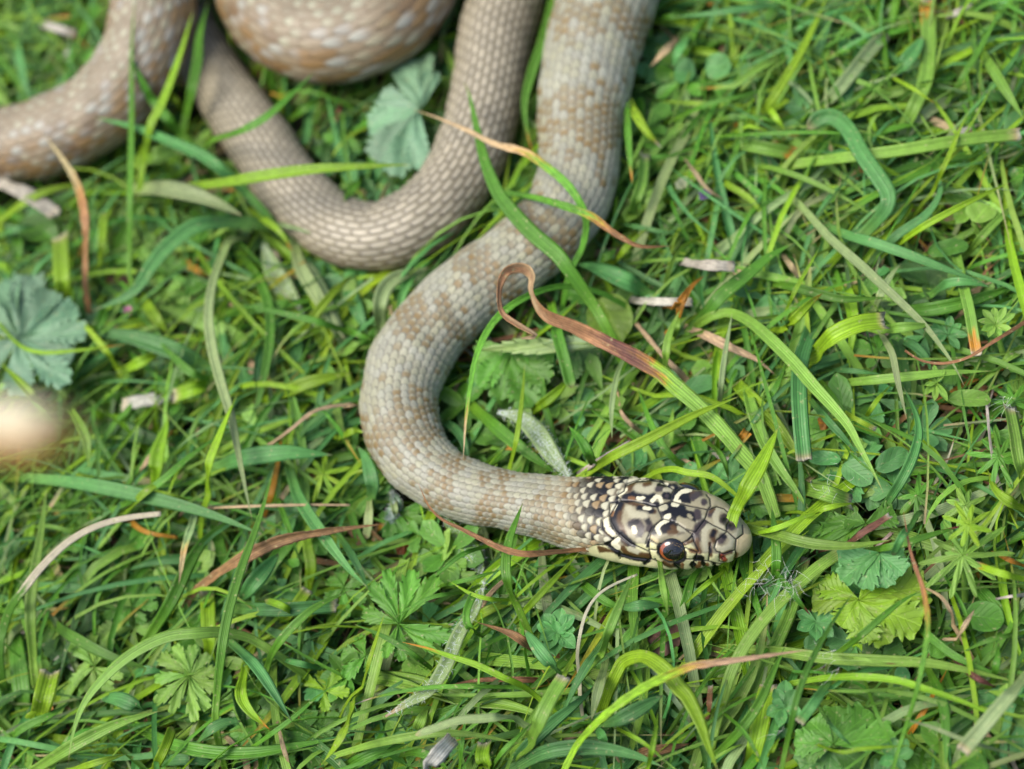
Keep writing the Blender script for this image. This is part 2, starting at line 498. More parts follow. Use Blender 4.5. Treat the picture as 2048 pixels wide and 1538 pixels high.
def build_snake():
    n = len(S_); A = 230
    q = np.linspace(-1, 1, A, endpoint=False) + 1.0 / A
    th = np.where(np.abs(q) < .84, q / .84 * math.radians(132), np.sign(q) * (math.radians(132) + (np.abs(q) - .84) / .16 * math.radians(48)))
    t = norm(np.gradient(CP, axis=0)); 
    side = norm(np.cross(t, [0, 0, 1.0])); up = np.cross(side, t)
    isH = smooth((0.040 - S_) / .012)                       # 1 on the head
    snout = smooth((.010 - S_) / .010)
    ro = (-math.radians(12) * smooth((.046 - S_) / .022))[:, None]   # the head is held slightly rolled
    side, up = side * np.cos(ro) + up * np.sin(ro), up * np.cos(ro) - side * np.sin(ro)
    ct, st = np.cos(th)[None], np.sin(th)[None]
    e = 2 + .55 * isH[:, None]
    r = (np.abs(ct) ** e + np.abs(st) ** e) ** (-1 / e)
    sx, sz = st * r, ct * r
    W2, H2 = (CLW / 2)[:, None], (CLW * CLR / 2)[:, None]
    H2 = H2 * (1 + .05 * snout[:, None])
    sz = np.where(sz < 0, sz * (.80 + .12 * isH[:, None]), sz)
    bulge = 1 + .03 * isH[:, None] * np.exp(-((np.abs(th)[None] - 1.9) / .35) ** 2)
    base = CP[:, None] + side[:, None] * (W2 * sx * bulge)[..., None] + up[:, None] * (H2 * sz)[..., None]
    # normals of the smooth body
    du = np.gradient(base, axis=0); dv = np.roll(base, -1, 1) - np.roll(base, 1, 1)
    nr = norm(np.cross(dv, du)); flip = ((nr * (base - CP[:, None])).sum(-1) < 0)
    nr[flip] *= -1
    # ---- scales
    ROWS = 23; amax = math.radians(134)
    v = (th / amax + 1) * .5 * ROWS - .5                      # row coordinate
    rowpitch = CLW * .5 * .93 * (2 * amax) / ROWS
    seg = CL[:, 5]
    tailness = smooth((seg - 5.2) / .6)
    pitch = rowpitch * (1.26 + .45 * smooth((seg - .3) / 1.5) + .30 * tailness)
    ph = np.concatenate([[0], np.cumsum(np.diff(S_) / (.5 * (pitch[1:] + pitch[:-1])))])
    V2 = np.broadcast_to(v[None], (n, A)); P2 = np.broadcast_to(ph[:, None], (n, A))
    best = np.full((n, A), -1e9); hh = np.zeros((n, A)); rowi = np.zeros((n, A)); ki = np.zeros((n, A)); aa = np.zeros((n, A)); ee = np.zeros((n, A))
    r0 = np.round(V2)
    for dr in (0, -1, 1):
        row = r0 + dr; b = (V2 - row)
        off = (np.mod(row, 2)) * .5
        k0 = np.floor(P2 - off)
        for dk in (0, -1):
            k = k0 + dk
            a = (P2 - off) - k                                # 0 at front of the scale, grows to the tail
            Lr = 1.46                                           # scale length in pitches
            x = a / Lr
            hw = .64 * np.clip(1 - np.clip((x - .38) / .62, 0, 1) ** 2.3, 0, 1) ** .6
            edge = hw - np.abs(b)
            ok = (x >= 0) & (x <= 1) & (edge > 0)
            pri = -(k + off) * 10 + edge * .01                 # the front scale lies on top
            take = ok & (pri > best)
            best = np.where(take, pri, best)
            hgt = (.25 + .75 * x) * smooth(edge / .16) * .9 + .35 * (1 - (b / .62) ** 2)
            hh = np.where(take, hgt, hh); rowi = np.where(take, row, rowi); ki = np.where(take, k + off, ki); aa = np.where(take, x, aa)
            ee = np.where(take, np.minimum(edge / .24, (1 - x) / .17), ee)
    cover = best > -1e8
    ee = np.where(cover, np.clip(ee, 0, 1), 0)
    belly = (V2 < -.5) | (V2 > ROWS - .5)
    # belly shields: wide bands
    bx = np.mod(P2, 1.0)
    # ---- scale colours
    rnd, rnd2, rnd3 = hash2(rowi, ki * 2), hash2(rowi + 31, ki * 2 + 7), hash2(rowi + 5, ki * 2 + 90)
    mid = 1 - np.abs(rowi - (ROWS - 1) / 2) / (ROWS / 2)        # 1 on the back, 0 low on the flank
    sgn = np.sign(rowi - (ROWS - 1) / 2)
    def cc(a): return lin(a) * ALB
    pale, beige, tan, grey, ochre, dark = cc((186, 188, 158)), cc((160, 158, 128)), cc((134, 114, 74)), cc((164, 166, 158)), cc((154, 118, 66)), cc((92, 82, 74))
    band = .5 + .5 * np.sin(ki * .62 + 1.6 * np.sin(ki * .17) + (mid - .5) * 1.5)
    fore = (1 - smooth((seg - .2) / 1.2))[:, None] * np.ones((1, A))   # fore body
    tl = tailness[:, None] * np.ones((1, A))
    blend = lambda c1, c2, f: c1 * (1 - f[..., None]) + c2 * f[..., None]
    col = np.broadcast_to(pale, (n, A, 3)).copy()
    ptan = np.clip(.08 + .80 * band ** 1.5 * smooth((mid - .05) / .4) , 0, 1)
    isTan = (rnd < ptan) * fore
    col = blend(col, beige, .65 * smooth(mid * 1.6) * np.ones((n, A)))
    col = blend(col, grey, .55 * rnd2 * fore)
    core = smooth((.86 - aa) / .28) * smooth(ee * 1.3 - .1)      # tan sits in the middle of a scale, its rim stays pale
    col = blend(col, tan, (isTan * (.50 + .5 * rnd3) + .16 * fore * rnd) * (.35 + .65 * core))
    # hind body: brown back, ochre flanks with pale flecks
    hind = (1 - fore) * (1 - tl)
    hcore = smooth((aa - .45) / .3)
    hb = blend(np.broadcast_to(cc((150, 136, 110)), (n, A, 3)), pale, (.15 + .5 * (rnd < .45)) * hcore)
    hb = blend(hb, cc((176, 177, 168)), .55 * ((rnd2 < .34) & (mid < .85)) * smooth((aa - .3) / .3))
    fl = smooth((.92 - mid) / .45)
    hb = blend(hb, ochre, fl * (.25 + .6 * (rnd3 < .6)) * (.35 + .65 * (rnd > .30)) * (1 - .6 * hcore * (rnd2 < .5)))
    hb = blend(hb, cc((108, 84, 60)), .55 * (hash2(rowi + 9, ki * 2 + 3) < .16) * smooth((.9 - mid) / .3))
    hb = blend(hb, cc((200, 190, 140)), smooth((.16 - mid) / .12) * .8)
    col = blend(col, hb, hind)
    tb = blend(np.broadcast_to(cc((150, 141, 114)), (n, A, 3)), cc((134, 114, 78)), smooth((.62 - mid) / .4) * .85)
    tb = tb * (.93 + .14 * rnd[..., None])
    streak = np.exp(-((V2 - rowi) / .17) ** 2) * smooth((aa - .30) / .2) * smooth((.95 - aa) / .1)
    tb = blend(tb, cc((214, 204, 180)), .85 * streak)
    col = blend(col, tb, tl)
    col = col * (.90 + .2 * rnd3[..., None])
    # pale rim towards the free edge, dark skin in the joints
    jd = blend(np.broadcast_to(dark, (n, A, 3)), cc((116, 96, 70)), hind)
    col = blend(col, pale, .34 * fore * smooth((aa - .62) / .25) * (rnd2 > .3))
    col = blend(col, jd, (1 - smooth(ee)) * (.80 - .15 * fore * (1 - isH[:, None])))
    bc = cc((214, 204, 160)) * np.where(bx[..., None] < .12, .7, 1.0)
    bm = smooth((np.abs(V2 - (ROWS - 1) / 2) - ROWS / 2 + .1) / .5)
    col = blend(col, bc, bm)
    # low uneven swelling and small skin folds on the inside of bends
    kap = (np.gradient(t, axis=0) * side).sum(1) / np.gradient(S_)
    infold = np.clip(kap[:, None] * np.sign(st) * CLW[:, None] * .5, 0, 1) * smooth(np.abs(st) * 1.5 - .5)
    swell = .00009 * np.sin(S_ * 430 + 1.3 * np.sin(S_ * 170))[:, None] + .00007 * np.sin(S_[:, None] * 900 + 3 * th[None])
    amp = (.00016 + .030 * rowpitch)[:, None]
    disp = np.where(cover, hh, 0) * amp * (1 - bm)
    disp = disp + swell * (1 - isH[:, None]) + infold * .00022 * np.sin(S_ * 2900)[:, None] * (1 - isH[:, None])
    # ---- neck streaks and head drawing
    gloss = np.zeros((n, A)) + .25 * tl
    hr = np.where(S_ < .045)[0]; nh = hr[-1] + 1
    B = base[:nh].reshape(-1, 3); nn_ = nr[:nh].reshape(-1, 3)
    face = (nn_ * norm(CAM - B)).sum(1)
    mir = base[:nh, ::-1].reshape(-1, 3); nmir = nr[:nh, ::-1].reshape(-1, 3)
    fm = (nmir * norm(CAM - mir)).sum(1)
    useM = (face < .06) & (fm > face)
    Pp = np.where(useM[:, None], mir, B); X, Y = proj(Pp); PX = np.stack([X, Y], 1)
    m = smooth((seg_dist(PX, HEAD_POLY) * np.where(inside(PX, HEAD_POLY), 1, -1) + 1.0) / 2.0)
    # streaks, decided scale by scale at the scale's place
    ns = np.zeros(len(PX))
    for L in NECKSTREAK: ns = np.maximum(ns, 1 - smooth((seg_dist(PX, L) - 2.5) / 7))
    _, inv = np.unique((rowi[:nh] * 100003 + ki[:nh] * 2).reshape(-1), return_inverse=True)
    ns = (np.bincount(inv, ns) / np.bincount(inv))[inv]
    rr = rnd[:nh].reshape(-1); a_ = aa[:nh].reshape(-1); e_ = ee[:nh].reshape(-1); r2 = rnd2[:nh].reshape(-1)
    zone = smooth((X - 1050) / 180)
    hc = col[:nh].reshape(-1, 3)
    crm = HC['W']; tn = cc((186, 150, 98))
    bs = np.where((r2 < .28)[:, None], tn, crm) * (.85 + .2 * rr[:, None])
    front = smooth((.62 - a_ + .25 * (rr - .5)) / .16)         # front of each scale, overlapped half: darker
    ncol = bs * (1 - (front * .75 * zone)[:, None]) + HC['B'] * (front * .75 * zone)[:, None]
    tipw = smooth((a_ - .40 - .12 * r2) / .10)            # cream free tip left on the black scales
    blk = np.clip(ns * 1.9 - .15, 0, 1) * (1 - .92 * tipw * ((rr > .30) | (ns < .5))) * smooth((X - 1080) / 130)
    hc = hc * (1 - .75 * zone[:, None]) + ncol * .75 * zone[:, None]
    hc = hc * (1 - blk[:, None]) + HC['K'] * blk[:, None]
    hc = hc * (1 - ((1 - smooth(e_)) * .6 * zone)[:, None])
    hp = np.broadcast_to(HC['G'], hc.shape).copy()
    low = smooth((np.abs(np.broadcast_to(th[None], (nh, A)).reshape(-1)) - 1.45) / .3)
    hp = hp * (1 - low[:, None]) + HC['Y'] * low[:, None]
    wob = np.stack([np.sin(X * .9 + np.sin(Y * .7)) + .6 * np.sin(X * 2.1 + Y * 1.3), np.sin(Y * .8 + np.sin(X * .6) * 1.3) + .6 * np.sin(Y * 1.9 - X * 1.1)], 1) * .45
    PW = PX + wob
    for kind, c, rad, sf, L in HEAD:
        d = seg_dist(PW, L if kind == 'L' else np.vstack([L, L[:1]]))
        if kind == 'F': d = np.where(inside(PW, L), -d, d)
        al = 1 - smooth((d - rad) / max(sf, .8) + .5)
        hp = hp * (1 - al[:, None]) + c * al[:, None]
    sd = np.full(len(PX), 1e9)
    for L in SEAMS: sd = np.minimum(sd, seg_dist(PX, L))
    sm = 1 - smooth((sd - .7) / 1.5)
    hp = hp * (1 - .86 * sm[:, None]) + HC['K'] * .8 * (.86 * sm)[:, None]
    hc = hc * (1 - m[:, None]) + hp * m[:, None]
    col[:nh] = hc.reshape(nh, A, 3)
    dh = (-.00016 * sm + .00012 * smooth(sd / 12)).reshape(nh, A); m2 = m.reshape(nh, A)
    gx = (PX - (1190 + 1640 * .15625, 930 + 1190 * .15625)); dh -= .0006 * np.exp(-(gx ** 2).sum(1) / 9).reshape(nh, A)   # nostril
    disp[:nh] = disp[:nh] * (1 - m2) + dh * m2
    gloss[:nh] = gloss[:nh] * (1 - m2) + m2
    # sockets: press the skin in under the eyes, raise the brow
    ex, ey = 1344, 1103
    i = np.argmin((X - ex) ** 2 + (Y - ey) ** 2 + np.where((face < .15) | useM, 1e6, 0))
    ring, an = divmod(int(i), A)
    pe, ne, pm, nm = base[ring, an].copy(), nr[ring, an].copy(), base[ring, A - 1 - an].copy(), nr[ring, A - 1 - an].copy()
    for p in (pe, pm):
        d = np.linalg.norm(base[:nh] - p, axis=-1)
        disp[:nh] += -.0007 * np.exp(-(d / .0017) ** 4) + .00012 * np.exp(-((d - .0024) / .0006) ** 2)
    pos = base + nr * disp[..., None]
    # ---- mesh with closed ends
    idx = np.arange(n * A).reshape(n, A); j = np.roll(idx, -1, 1)
    F = np.stack([idx[:-1], j[:-1], j[1:], idx[1:]], -1).reshape(-1, 4)[:, ::-1]
    V = pos.reshape(-1, 3); V = np.vstack([V, CP[0], CP[-1]]); c0, c1 = len(V) - 2, len(V) - 1
    T = np.vstack([np.stack([idx[0], j[0], np.full(A, c0)], 1), np.stack([j[-1], idx[-1], np.full(A, c1)], 1)])
    colf = np.vstack([col.reshape(-1, 3), col[0, :1], col[-1, :1]])
    me = mesh('body', V, [F, T], colf)
    g = me.attributes.new('gloss', 'FLOAT', 'POINT'); g.data.foreach_set('value', np.append(gloss.reshape(-1), [1, 0]).astype(np.float32))
    root = empty('snake', (0, 0, 0))
    tag(root, 'long beige snake with brown-flecked scales and black-and-cream marbled head coiled on the grass', 'snake')
    obj('body', me, M_SKIN, root)
    build_eye(root, pe, ne, t[ring]); build_eye(root, pm, nm, t[ring])

def build_eye(root, p, nrm, fwd):
    R = .00185; c = p - nrm * .00062
    back = fwd - nrm * (fwd @ nrm); back = norm(back)       # towards the tail
    upv = np.cross(nrm, back); upv = upv if upv[2] > 0 else -upv
    A, K = 48, 26
    ph = np.linspace(0, math.pi * .62, K); az = np.linspace(0, 2 * math.pi, A, endpoint=False)
    P, Az = np.meshgrid(ph, az, indexing='ij')
    def cap(r, P, Az): return c + r * (np.cos(P)[..., None] * nrm * .62 + np.sin(P)[..., None] * (np.cos(Az)[..., None] * back * 1.12 + np.sin(Az)[..., None] * upv))
    V = cap(R, P, Az)
    iris = lin((158, 80, 44)) * ALB; drk = lin((34, 28, 20)) * ALB; gold = lin((150, 120, 60)) * ALB
    f = smooth((np.cos(Az + .35) - .05) / .4)                 # orange behind and above the pupil
    nse = (np.sin(Az * 9) * np.sin(P * 23 + Az * 4) > .55) & (P > .7)
    col = drk * (1 - f[..., None]) + iris * f[..., None]
    col = np.where((nse & (f < .4))[..., None], gold * .6, col)
    rim = smooth((P - .98) / .08)
    col = col * (1 - rim[..., None]) + lin((16, 14, 12)) * rim[..., None]
    idx = np.arange(K * A).reshape(K, A); j = np.roll(idx, -1, 1)
    F = np.stack([idx[:-1], idx[1:], j[1:], j[:-1]], -1).reshape(-1, 4)
    e = obj('eye', mesh('eye', V.reshape(-1, 3), F, col.reshape(-1, 3)), M_EYE, root)
    ph2 = np.linspace(0, .66, 10); P2, A2 = np.meshgrid(ph2, az, indexing='ij')
    off = .00012
    V2 = cap(R * 1.02, P2, A2)
    i2 = np.arange(10 * A).reshape(10, A); j2 = np.roll(i2, -1, 1)
    F2 = np.stack([i2[:-1], i2[1:], j2[1:], j2[:-1]], -1).reshape(-1, 4)
    mot = ((np.sin(A2 * 5 + P2 * 30) * np.sin(A2 * 3 - P2 * 17)) > .7) & (P2 < .5)
    c2 = np.where(mot[..., None], lin((58, 54, 40)) * ALB, lin((14, 14, 14)))
    obj('pupil', mesh('pupil', V2.reshape(-1, 3), F2, c2.reshape(-1, 3)), M_EYE, e)
def eye_mat():
    m, t, p, out = new_mat('snake_eye')
    a = N(t, 'ShaderNodeAttribute', attribute_name='Col'); t.links.new(a.outputs['Color'], p.inputs['Base Color'])
    p.inputs['Roughness'].default_value = .08; p.inputs['Coat Weight'].default_value = .6; p.inputs['Coat Roughness'].default_value = .03
    return m
M_EYE = eye_mat()
build_snake()
# ------------------------------------------------------------------ plants: shapes
TILE = {1: (0, 0), 2: (680, 0), 3: (1348, 0), 4: (0, 506), 5: (680, 506), 6: (1348, 506), 7: (0, 1012), 8: (680, 1012), 9: (1348, 1012)}
TS = 700 / 2047
ZL = {'1': .0065, '2': .0100, '3': .0140, '4': .0200}

def ribbon(P, W, nrm, fold, thick, cols, seed, closed=True, twist=None):
    """blade along P (n,3) with width W; nrm faces up out of the blade; returns V, F, col, uvw"""
    n = len(P); t = norm(np.gradient(P, axis=0))
    s = norm(np.cross(t, nrm)); m = np.cross(s, t)
    if twist is not None:
        s, m = s * np.cos(twist)[:, None] + m * np.sin(twist)[:, None], m * np.cos(twist)[:, None] - s * np.sin(twist)[:, None]
    xs = np.array([-1, -.62, -.25, 0, .25, .62, 1.0]); up = np.array([.0, .0, .0, 0, .0, .0, .0]) + fold * (np.abs(xs) ** 1.3 - .5)
    x2 = np.array([.6, 0, -.6]); up2 = fold * (np.abs(x2) ** 1.3 - .5)
    X = np.concatenate([xs, x2]) if closed else xs
    U = np.concatenate([up, up2]) if closed else up
    Th = np.concatenate([np.zeros(7), -np.ones(3)]) if closed else np.zeros(7)
    V = P[:, None] + s[:, None] * (W[:, None] * .5 * X[None])[..., None] + m[:, None] * (W[:, None] * .5 * U[None] + np.minimum(thick, W[:, None] * .3) * Th[None])[..., None]
    k = len(X); idx = np.arange(n * k).reshape(n, k)
    if closed: j = np.roll(idx, -1, 1); F = np.stack([idx[:-1], j[:-1], j[1:], idx[1:]], -1).reshape(-1, 4)
    else: F = np.stack([idx[:-1, :-1], idx[:-1, 1:], idx[1:, 1:], idx[1:, :-1]], -1).reshape(-1, 4)
    Fs = [F]
    if closed:
        cap = []
        for r in (0, n - 1):
            a = idx[r]; cap += [[a[0], a[1], a[8], a[9]], [a[1], a[2], a[3], a[8]], [a[3], a[4], a[5], a[8]], [a[5], a[6], a[7], a[8]]]
        Fs.append(np.array(cap))
    L = np.concatenate([[0], np.cumsum(np.linalg.norm(np.diff(P, axis=0), axis=1))]) / .001
    uvw = np.stack([np.broadcast_to(X[None], (n, k)), np.broadcast_to(L[:, None], (n, k)), np.full((n, k), seed)], -1).reshape(-1, 3)
    col = np.broadcast_to(cols[:, None], (n, k, 3)).reshape(-1, 3)
    return V.reshape(-1, 3), Fs, col, uvw

def vary(c, r, amt=.16):
    f = 1 + (r.random(3) - .5) * amt * .8
    return np.asarray(c) * f * (1 + (r.random() - .5) * amt * 2)

def lift(px, z, gap):
    """raise points along their own line of sight until they clear the snake"""
    z = z.copy(); x, y = px.T
    for _ in range(70):
        bad = tube_gap(un(x, y, z)) < gap
        if not bad.any(): break
        z[bad] += .0006
    k = np.exp(-np.linspace(-2, 2, 9) ** 2); k /= k.sum()
    zz = np.convolve(np.pad(z, 4, 'edge'), k, 'valid')
    return np.maximum(z, zz)

def colour_ramp(spec, n, r):
    """'g', 'g>o' (tip), 'g>>d' (outer half), 'd>>>g' three quarters"""
    s = np.linspace(0, 1, n); j = (r.random() - .5) * .06
    for sep, at, wd in (('>>>', .28, .10), ('>>', .55, .08), ('>', .86, .05)):
        if sep in spec:
            a, b = spec.split(sep); A, B = vary(PAL[a], r), vary(PAL[b], r)
            f = smooth((s - at - j) / wd + .5)[:, None]
            mid = PAL['o'] * np.exp(-((s - at - j) / (wd * .8)) ** 2)[:, None] * .6
            c = A * (1 - f) + B * f
            if b in 'drwu': c = c * (1 - .55 * np.exp(-((s - at - j) / (wd * .7)) ** 2)[:, None]) + mid
            return c
    c = vary(PAL[spec], r)
    sh = .94 + .12 * np.sin(s * 5 + r.random() * 6)
    c = c * sh[:, None]
    if spec in 'gbylpk':
        q = smooth((s - .93) / .07)[:, None]; c = c * (1 - q * .6) + PAL['d'] * q * .6
        c = c * (1 - .25 * smooth((.2 - s) / .2)[:, None]) + PAL['y'] * .25 * smooth((.2 - s) / .2)[:, None]
    return c

def profile(tip, n):
    s = np.linspace(0, 1, n)
    if tip == 't': return (.72 + .28 * smooth(s / .35)) * np.clip(1 - np.clip((s - .42) / .58, 0, 1) ** 1.7, .02, 1)
    if tip == 'r': return (.72 + .28 * smooth(s / .35)) * np.sqrt(np.clip(1 - np.clip((s - .9) / .1, 0, 1) ** 2, .03, 1))
    if tip == 'c': return .85 + .15 * smooth(s / .5)
    if tip == 'e': return np.clip(np.sin(np.pi * np.clip(s, .01, .99)) ** .75, .06, 1)
    if tip == 's': return 1 - .45 * s
    if tip == 'b': return (.55 + .45 * smooth(s / .4)) * np.clip(1 - np.clip((s - .15) / .85, 0, 1) ** 1.5, .03, 1)
    raise ValueError(tip)

PLACES = [  # picture point, wording by things one can find
 (1560, 1060, "in front of the snake's snout"), (1750, 1200, 'beside the yellow-green lobed leaf'), (1930, 1100, 'beside the needle-leaved bedstraw'),
 (1640, 1480, 'over the dark lobed leaves'), (1860, 1420, 'beyond the dark lobed leaves'), (1330, 1270, 'by the pinkish withered leaf'), (1430, 1420, 'beyond the pinkish withered leaf'),
 (1110, 1260, 'by the small fleshy rosette'), (1000, 1420, 'by the snapped white straw'), (800, 1200, 'around the large seven-fingered leaf'),
 (640, 1350, 'away from the seven-fingered leaf'), (370, 1340, 'by the small fan-shaped cinquefoil leaf'), (110, 1340, 'by the stubby torn lime stalk'), (150, 1130, 'by the white arching straw'),
 (560, 1100, 'by the wide brown withered blade'), (480, 850, "outside the snake's neck bend"), (250, 700, "by the scalloped lady's mantle leaf"), (90, 930, 'below the pale stalk end'), (300, 900, 'by the papery white blade end'),
 (640, 650, 'between neck and tail bends'), (150, 470, 'below the brown-sided coil'), (380, 350, 'between brown-sided coil and tail'), (480, 430, 'outside the tail bend'), (80, 120, 'behind the brown-sided coil'),
 (780, 250, 'inside the tail bend'), (1060, 330, 'between the tail and the neck'), (1300, 300, 'along the outside of the neck'), (1300, 100, 'outside the thick part of the neck'),
 (1120, 700, 'by the folded toothed leaf'), (1050, 880, 'by the white woolly leaf'), (1330, 620, 'beside the curled withered blade'), (1250, 850, "behind the snake's crown"),
 (1480, 800, 'below the arched pale-ribbed blade'), (1600, 700, 'crossing the arched pale-ribbed blade'), (1800, 640, 'by the snapped folded lime blade'), (1930, 720, 'by the stonecrop sprig'), (1900, 950, 'above the bedstraw'),
 (1500, 520, 'by the folded white straw'), (1700, 350, 'around the bent-over blue-green blade'), (1950, 300, 'beyond the bent-over blue-green blade'), (1600, 120, 'among the far pale blades'), (1850, 80, 'by the tall rusty-tipped far blade'), (1400, 230, 'between neck and bent-over blade')]
CNAME = dict(g='mid green', b='blue-green', y='lime green', l='light green', p='pale sage green', k='dark green', d='dry tan', w='bleached white', r='withered brown', o='orange', m='crimson', u='purplish brown', s='cream', c='brown', a='grey-green')
def auto_label(spec, wpx, tip, px):
    mx, my = px.mean(0)
    k = np.argmin([(mx - a) ** 2 + (my - b) ** 2 for a, b, _ in PLACES])
    size = 'hair-thin' if wpx < 9 else 'slender' if wpx < 15 else 'medium-wide' if wpx < 24 else 'broad'
    base = spec.replace('>', ' ').split()
    ln = np.linalg.norm(np.diff(px, axis=0), axis=1).sum(); ch = np.linalg.norm(px[-1] - px[0]) / ln
    size = ('short ' if ln < 110 else 'long ' if ln > 330 else '') + ('' if ch > .985 else 'curved ' if ch > .93 else 'bowed ') + size
    tipn = '' if len(base) < 2 else f'{CNAME[base[1]].split()[-1]}-tipped '
    shape = {'c': 'square-cut ', 'e': 'lance-shaped ', 'r': 'round-ended '}.get(tip, '')
    noun = 'straw' if base[0] in 'dwr' else 'blade'
    return f'{size} {tipn}{shape}{CNAME[base[0]]} {noun} {PLACES[k][2]}', PLACES[k][2]

TRACED_PTS = []
def traced(tile, spec, wid, tip, lev, pts, label=None, idx=0):
    r = np.random.default_rng(1000 + idx)
    ox, oy = TILE.get(tile, (0, 0)); sc = TS if tile else 1.0
    px = np.array([(ox + x * sc, oy + y * sc) for x, y in pts]); wpx = wid * sc
    over = '+' in lev; z0 = ZL[lev[0]] + (r.random() - .5) * .0025
    plen = np.linalg.norm(np.diff(px, axis=0), axis=1).sum()
    n = int(np.clip(plen / 7, 10, 64))
    pf = crom(px, n); s = np.linspace(0, 1, n)
    z = z0 * (.72 + .28 * smooth(s / .3)) + .0016 * np.sin(np.pi * s) * (1 + r.random()) + (r.random() - .5) * .003 * s
    z = np.maximum(z, .002)
    if over: z = lift(pf, z, .0005)
    else:
        g = tube_gap(un(pf[:, 0], pf[:, 1], z))
        if (g < .0003).mean() < .35: z = lift(pf, z, .0003)
    P = un(pf[:, 0], pf[:, 1], z)
    W = profile(tip, n) * wpx * mpp(P)
    cols = colour_ramp(spec, n, r)
    # the hidden root runs down into the turf
    d = P[0] - P[min(3, n - 1)]; d[2] = 0; d = norm(d)
    rl = .004 + P[0, 2] * .35
    ext = np.array([P[0] + d * rl * f + np.array([0, 0, -P[0, 2] * (f ** 1.4) * .96]) for f in (1.0, .75, .5, .25)])
    if tile != 0 or True:
        P = np.vstack([ext, P]); W = np.concatenate([W[0] * np.array([.7, .8, .9, 1.0]), W]); cols = np.vstack([cols[:1]] * 4 + [cols])
    roll = (r.random() - .5) * .9
    nrm = norm(np.array([0, 0, 1.0]) * .55 + norm(CAM - P) * .65 + RV * roll)
    tw = (r.random() - .5) * np.linspace(0, 1, len(P)) * .9
    dry = spec[-1] in 'drwu' or spec[0] in 'drw'
    if dry and tip != 'c': tw = tw + .35 * np.sin(np.linspace(0, 5 + 4 * r.random(), len(P)))
    fold = (.22 + .35 * r.random()) * (.1 if tip == 's' else .35 if spec[0] == 'w' else 1)
    thick = .00022 if tip != 's' else .0006
    if dry:                                           # shrunken, uneven edge
        W = W * (1 + .10 * np.sin(np.arange(len(P)) * (.5 + r.random()) + r.random() * 6) * r.random(len(P)) + .035 * r.normal(size=len(P)))
    V, F, col, uvw = ribbon(P, W, nrm, fold, thick, cols, r.random(), True, tw)
    if '>' in spec or dry:                            # colour change creeps further along some ribs
        ss = np.linspace(0, 1, len(P)); c3 = np.empty((len(P), 10, 3))
        off = r.normal(0, .035, 10); off[7:] = off[[5, 3, 1]]
        for j in range(10):
            sj = np.clip(ss + off[j] + r.normal(0, .012, len(P)), 0, 1)
            for q in range(3): c3[:, j, q] = np.interp(sj, ss, cols[:, q])
        if dry: c3 *= (1 + .18 * r.normal(size=(len(P), 10, 1)))
        col = np.clip(c3, .004, 1).reshape(-1, 3)
    if tip == 'c':                                   # ragged pale cut end
        k = 10; e = V.reshape(-1, k, 3); tdir = norm(P[-1] - P[-3])
        e[-1] += tdir * ((r.random(k) - .35) * W[-1] * .35)[:, None]
        cc = col.reshape(-1, k, 3).copy(); cc[-1] = PAL['s'] * .9; cc[-2] = cc[-2] * .6 + PAL['d'] * .4; col = cc.reshape(-1, 3)
        V = e.reshape(-1, 3)
    mid = P[4]; base = np.array([P[0][0], P[0][1], 0.0])
    me = mesh('grass_blade', V - base, F, col, uvw)
    name = 'dry_straw' if spec[0] in 'dwr' else 'leaf' if tip == 'e' else 'grass_blade'
    o = obj(name, me, M_DRY if dry else M_BLADE); o.location = base
    lab, place = auto_label(spec, wpx, tip, px)
    tag(o, label or lab, {'dry_straw': 'straw', 'leaf': 'leaf'}.get(name, 'grass blade'), None if label else f'{"straws" if name == "dry_straw" else "leaves" if name == "leaf" else "grass blades"} {place}')
    TRACED_PTS.append(P[::3])
    return o

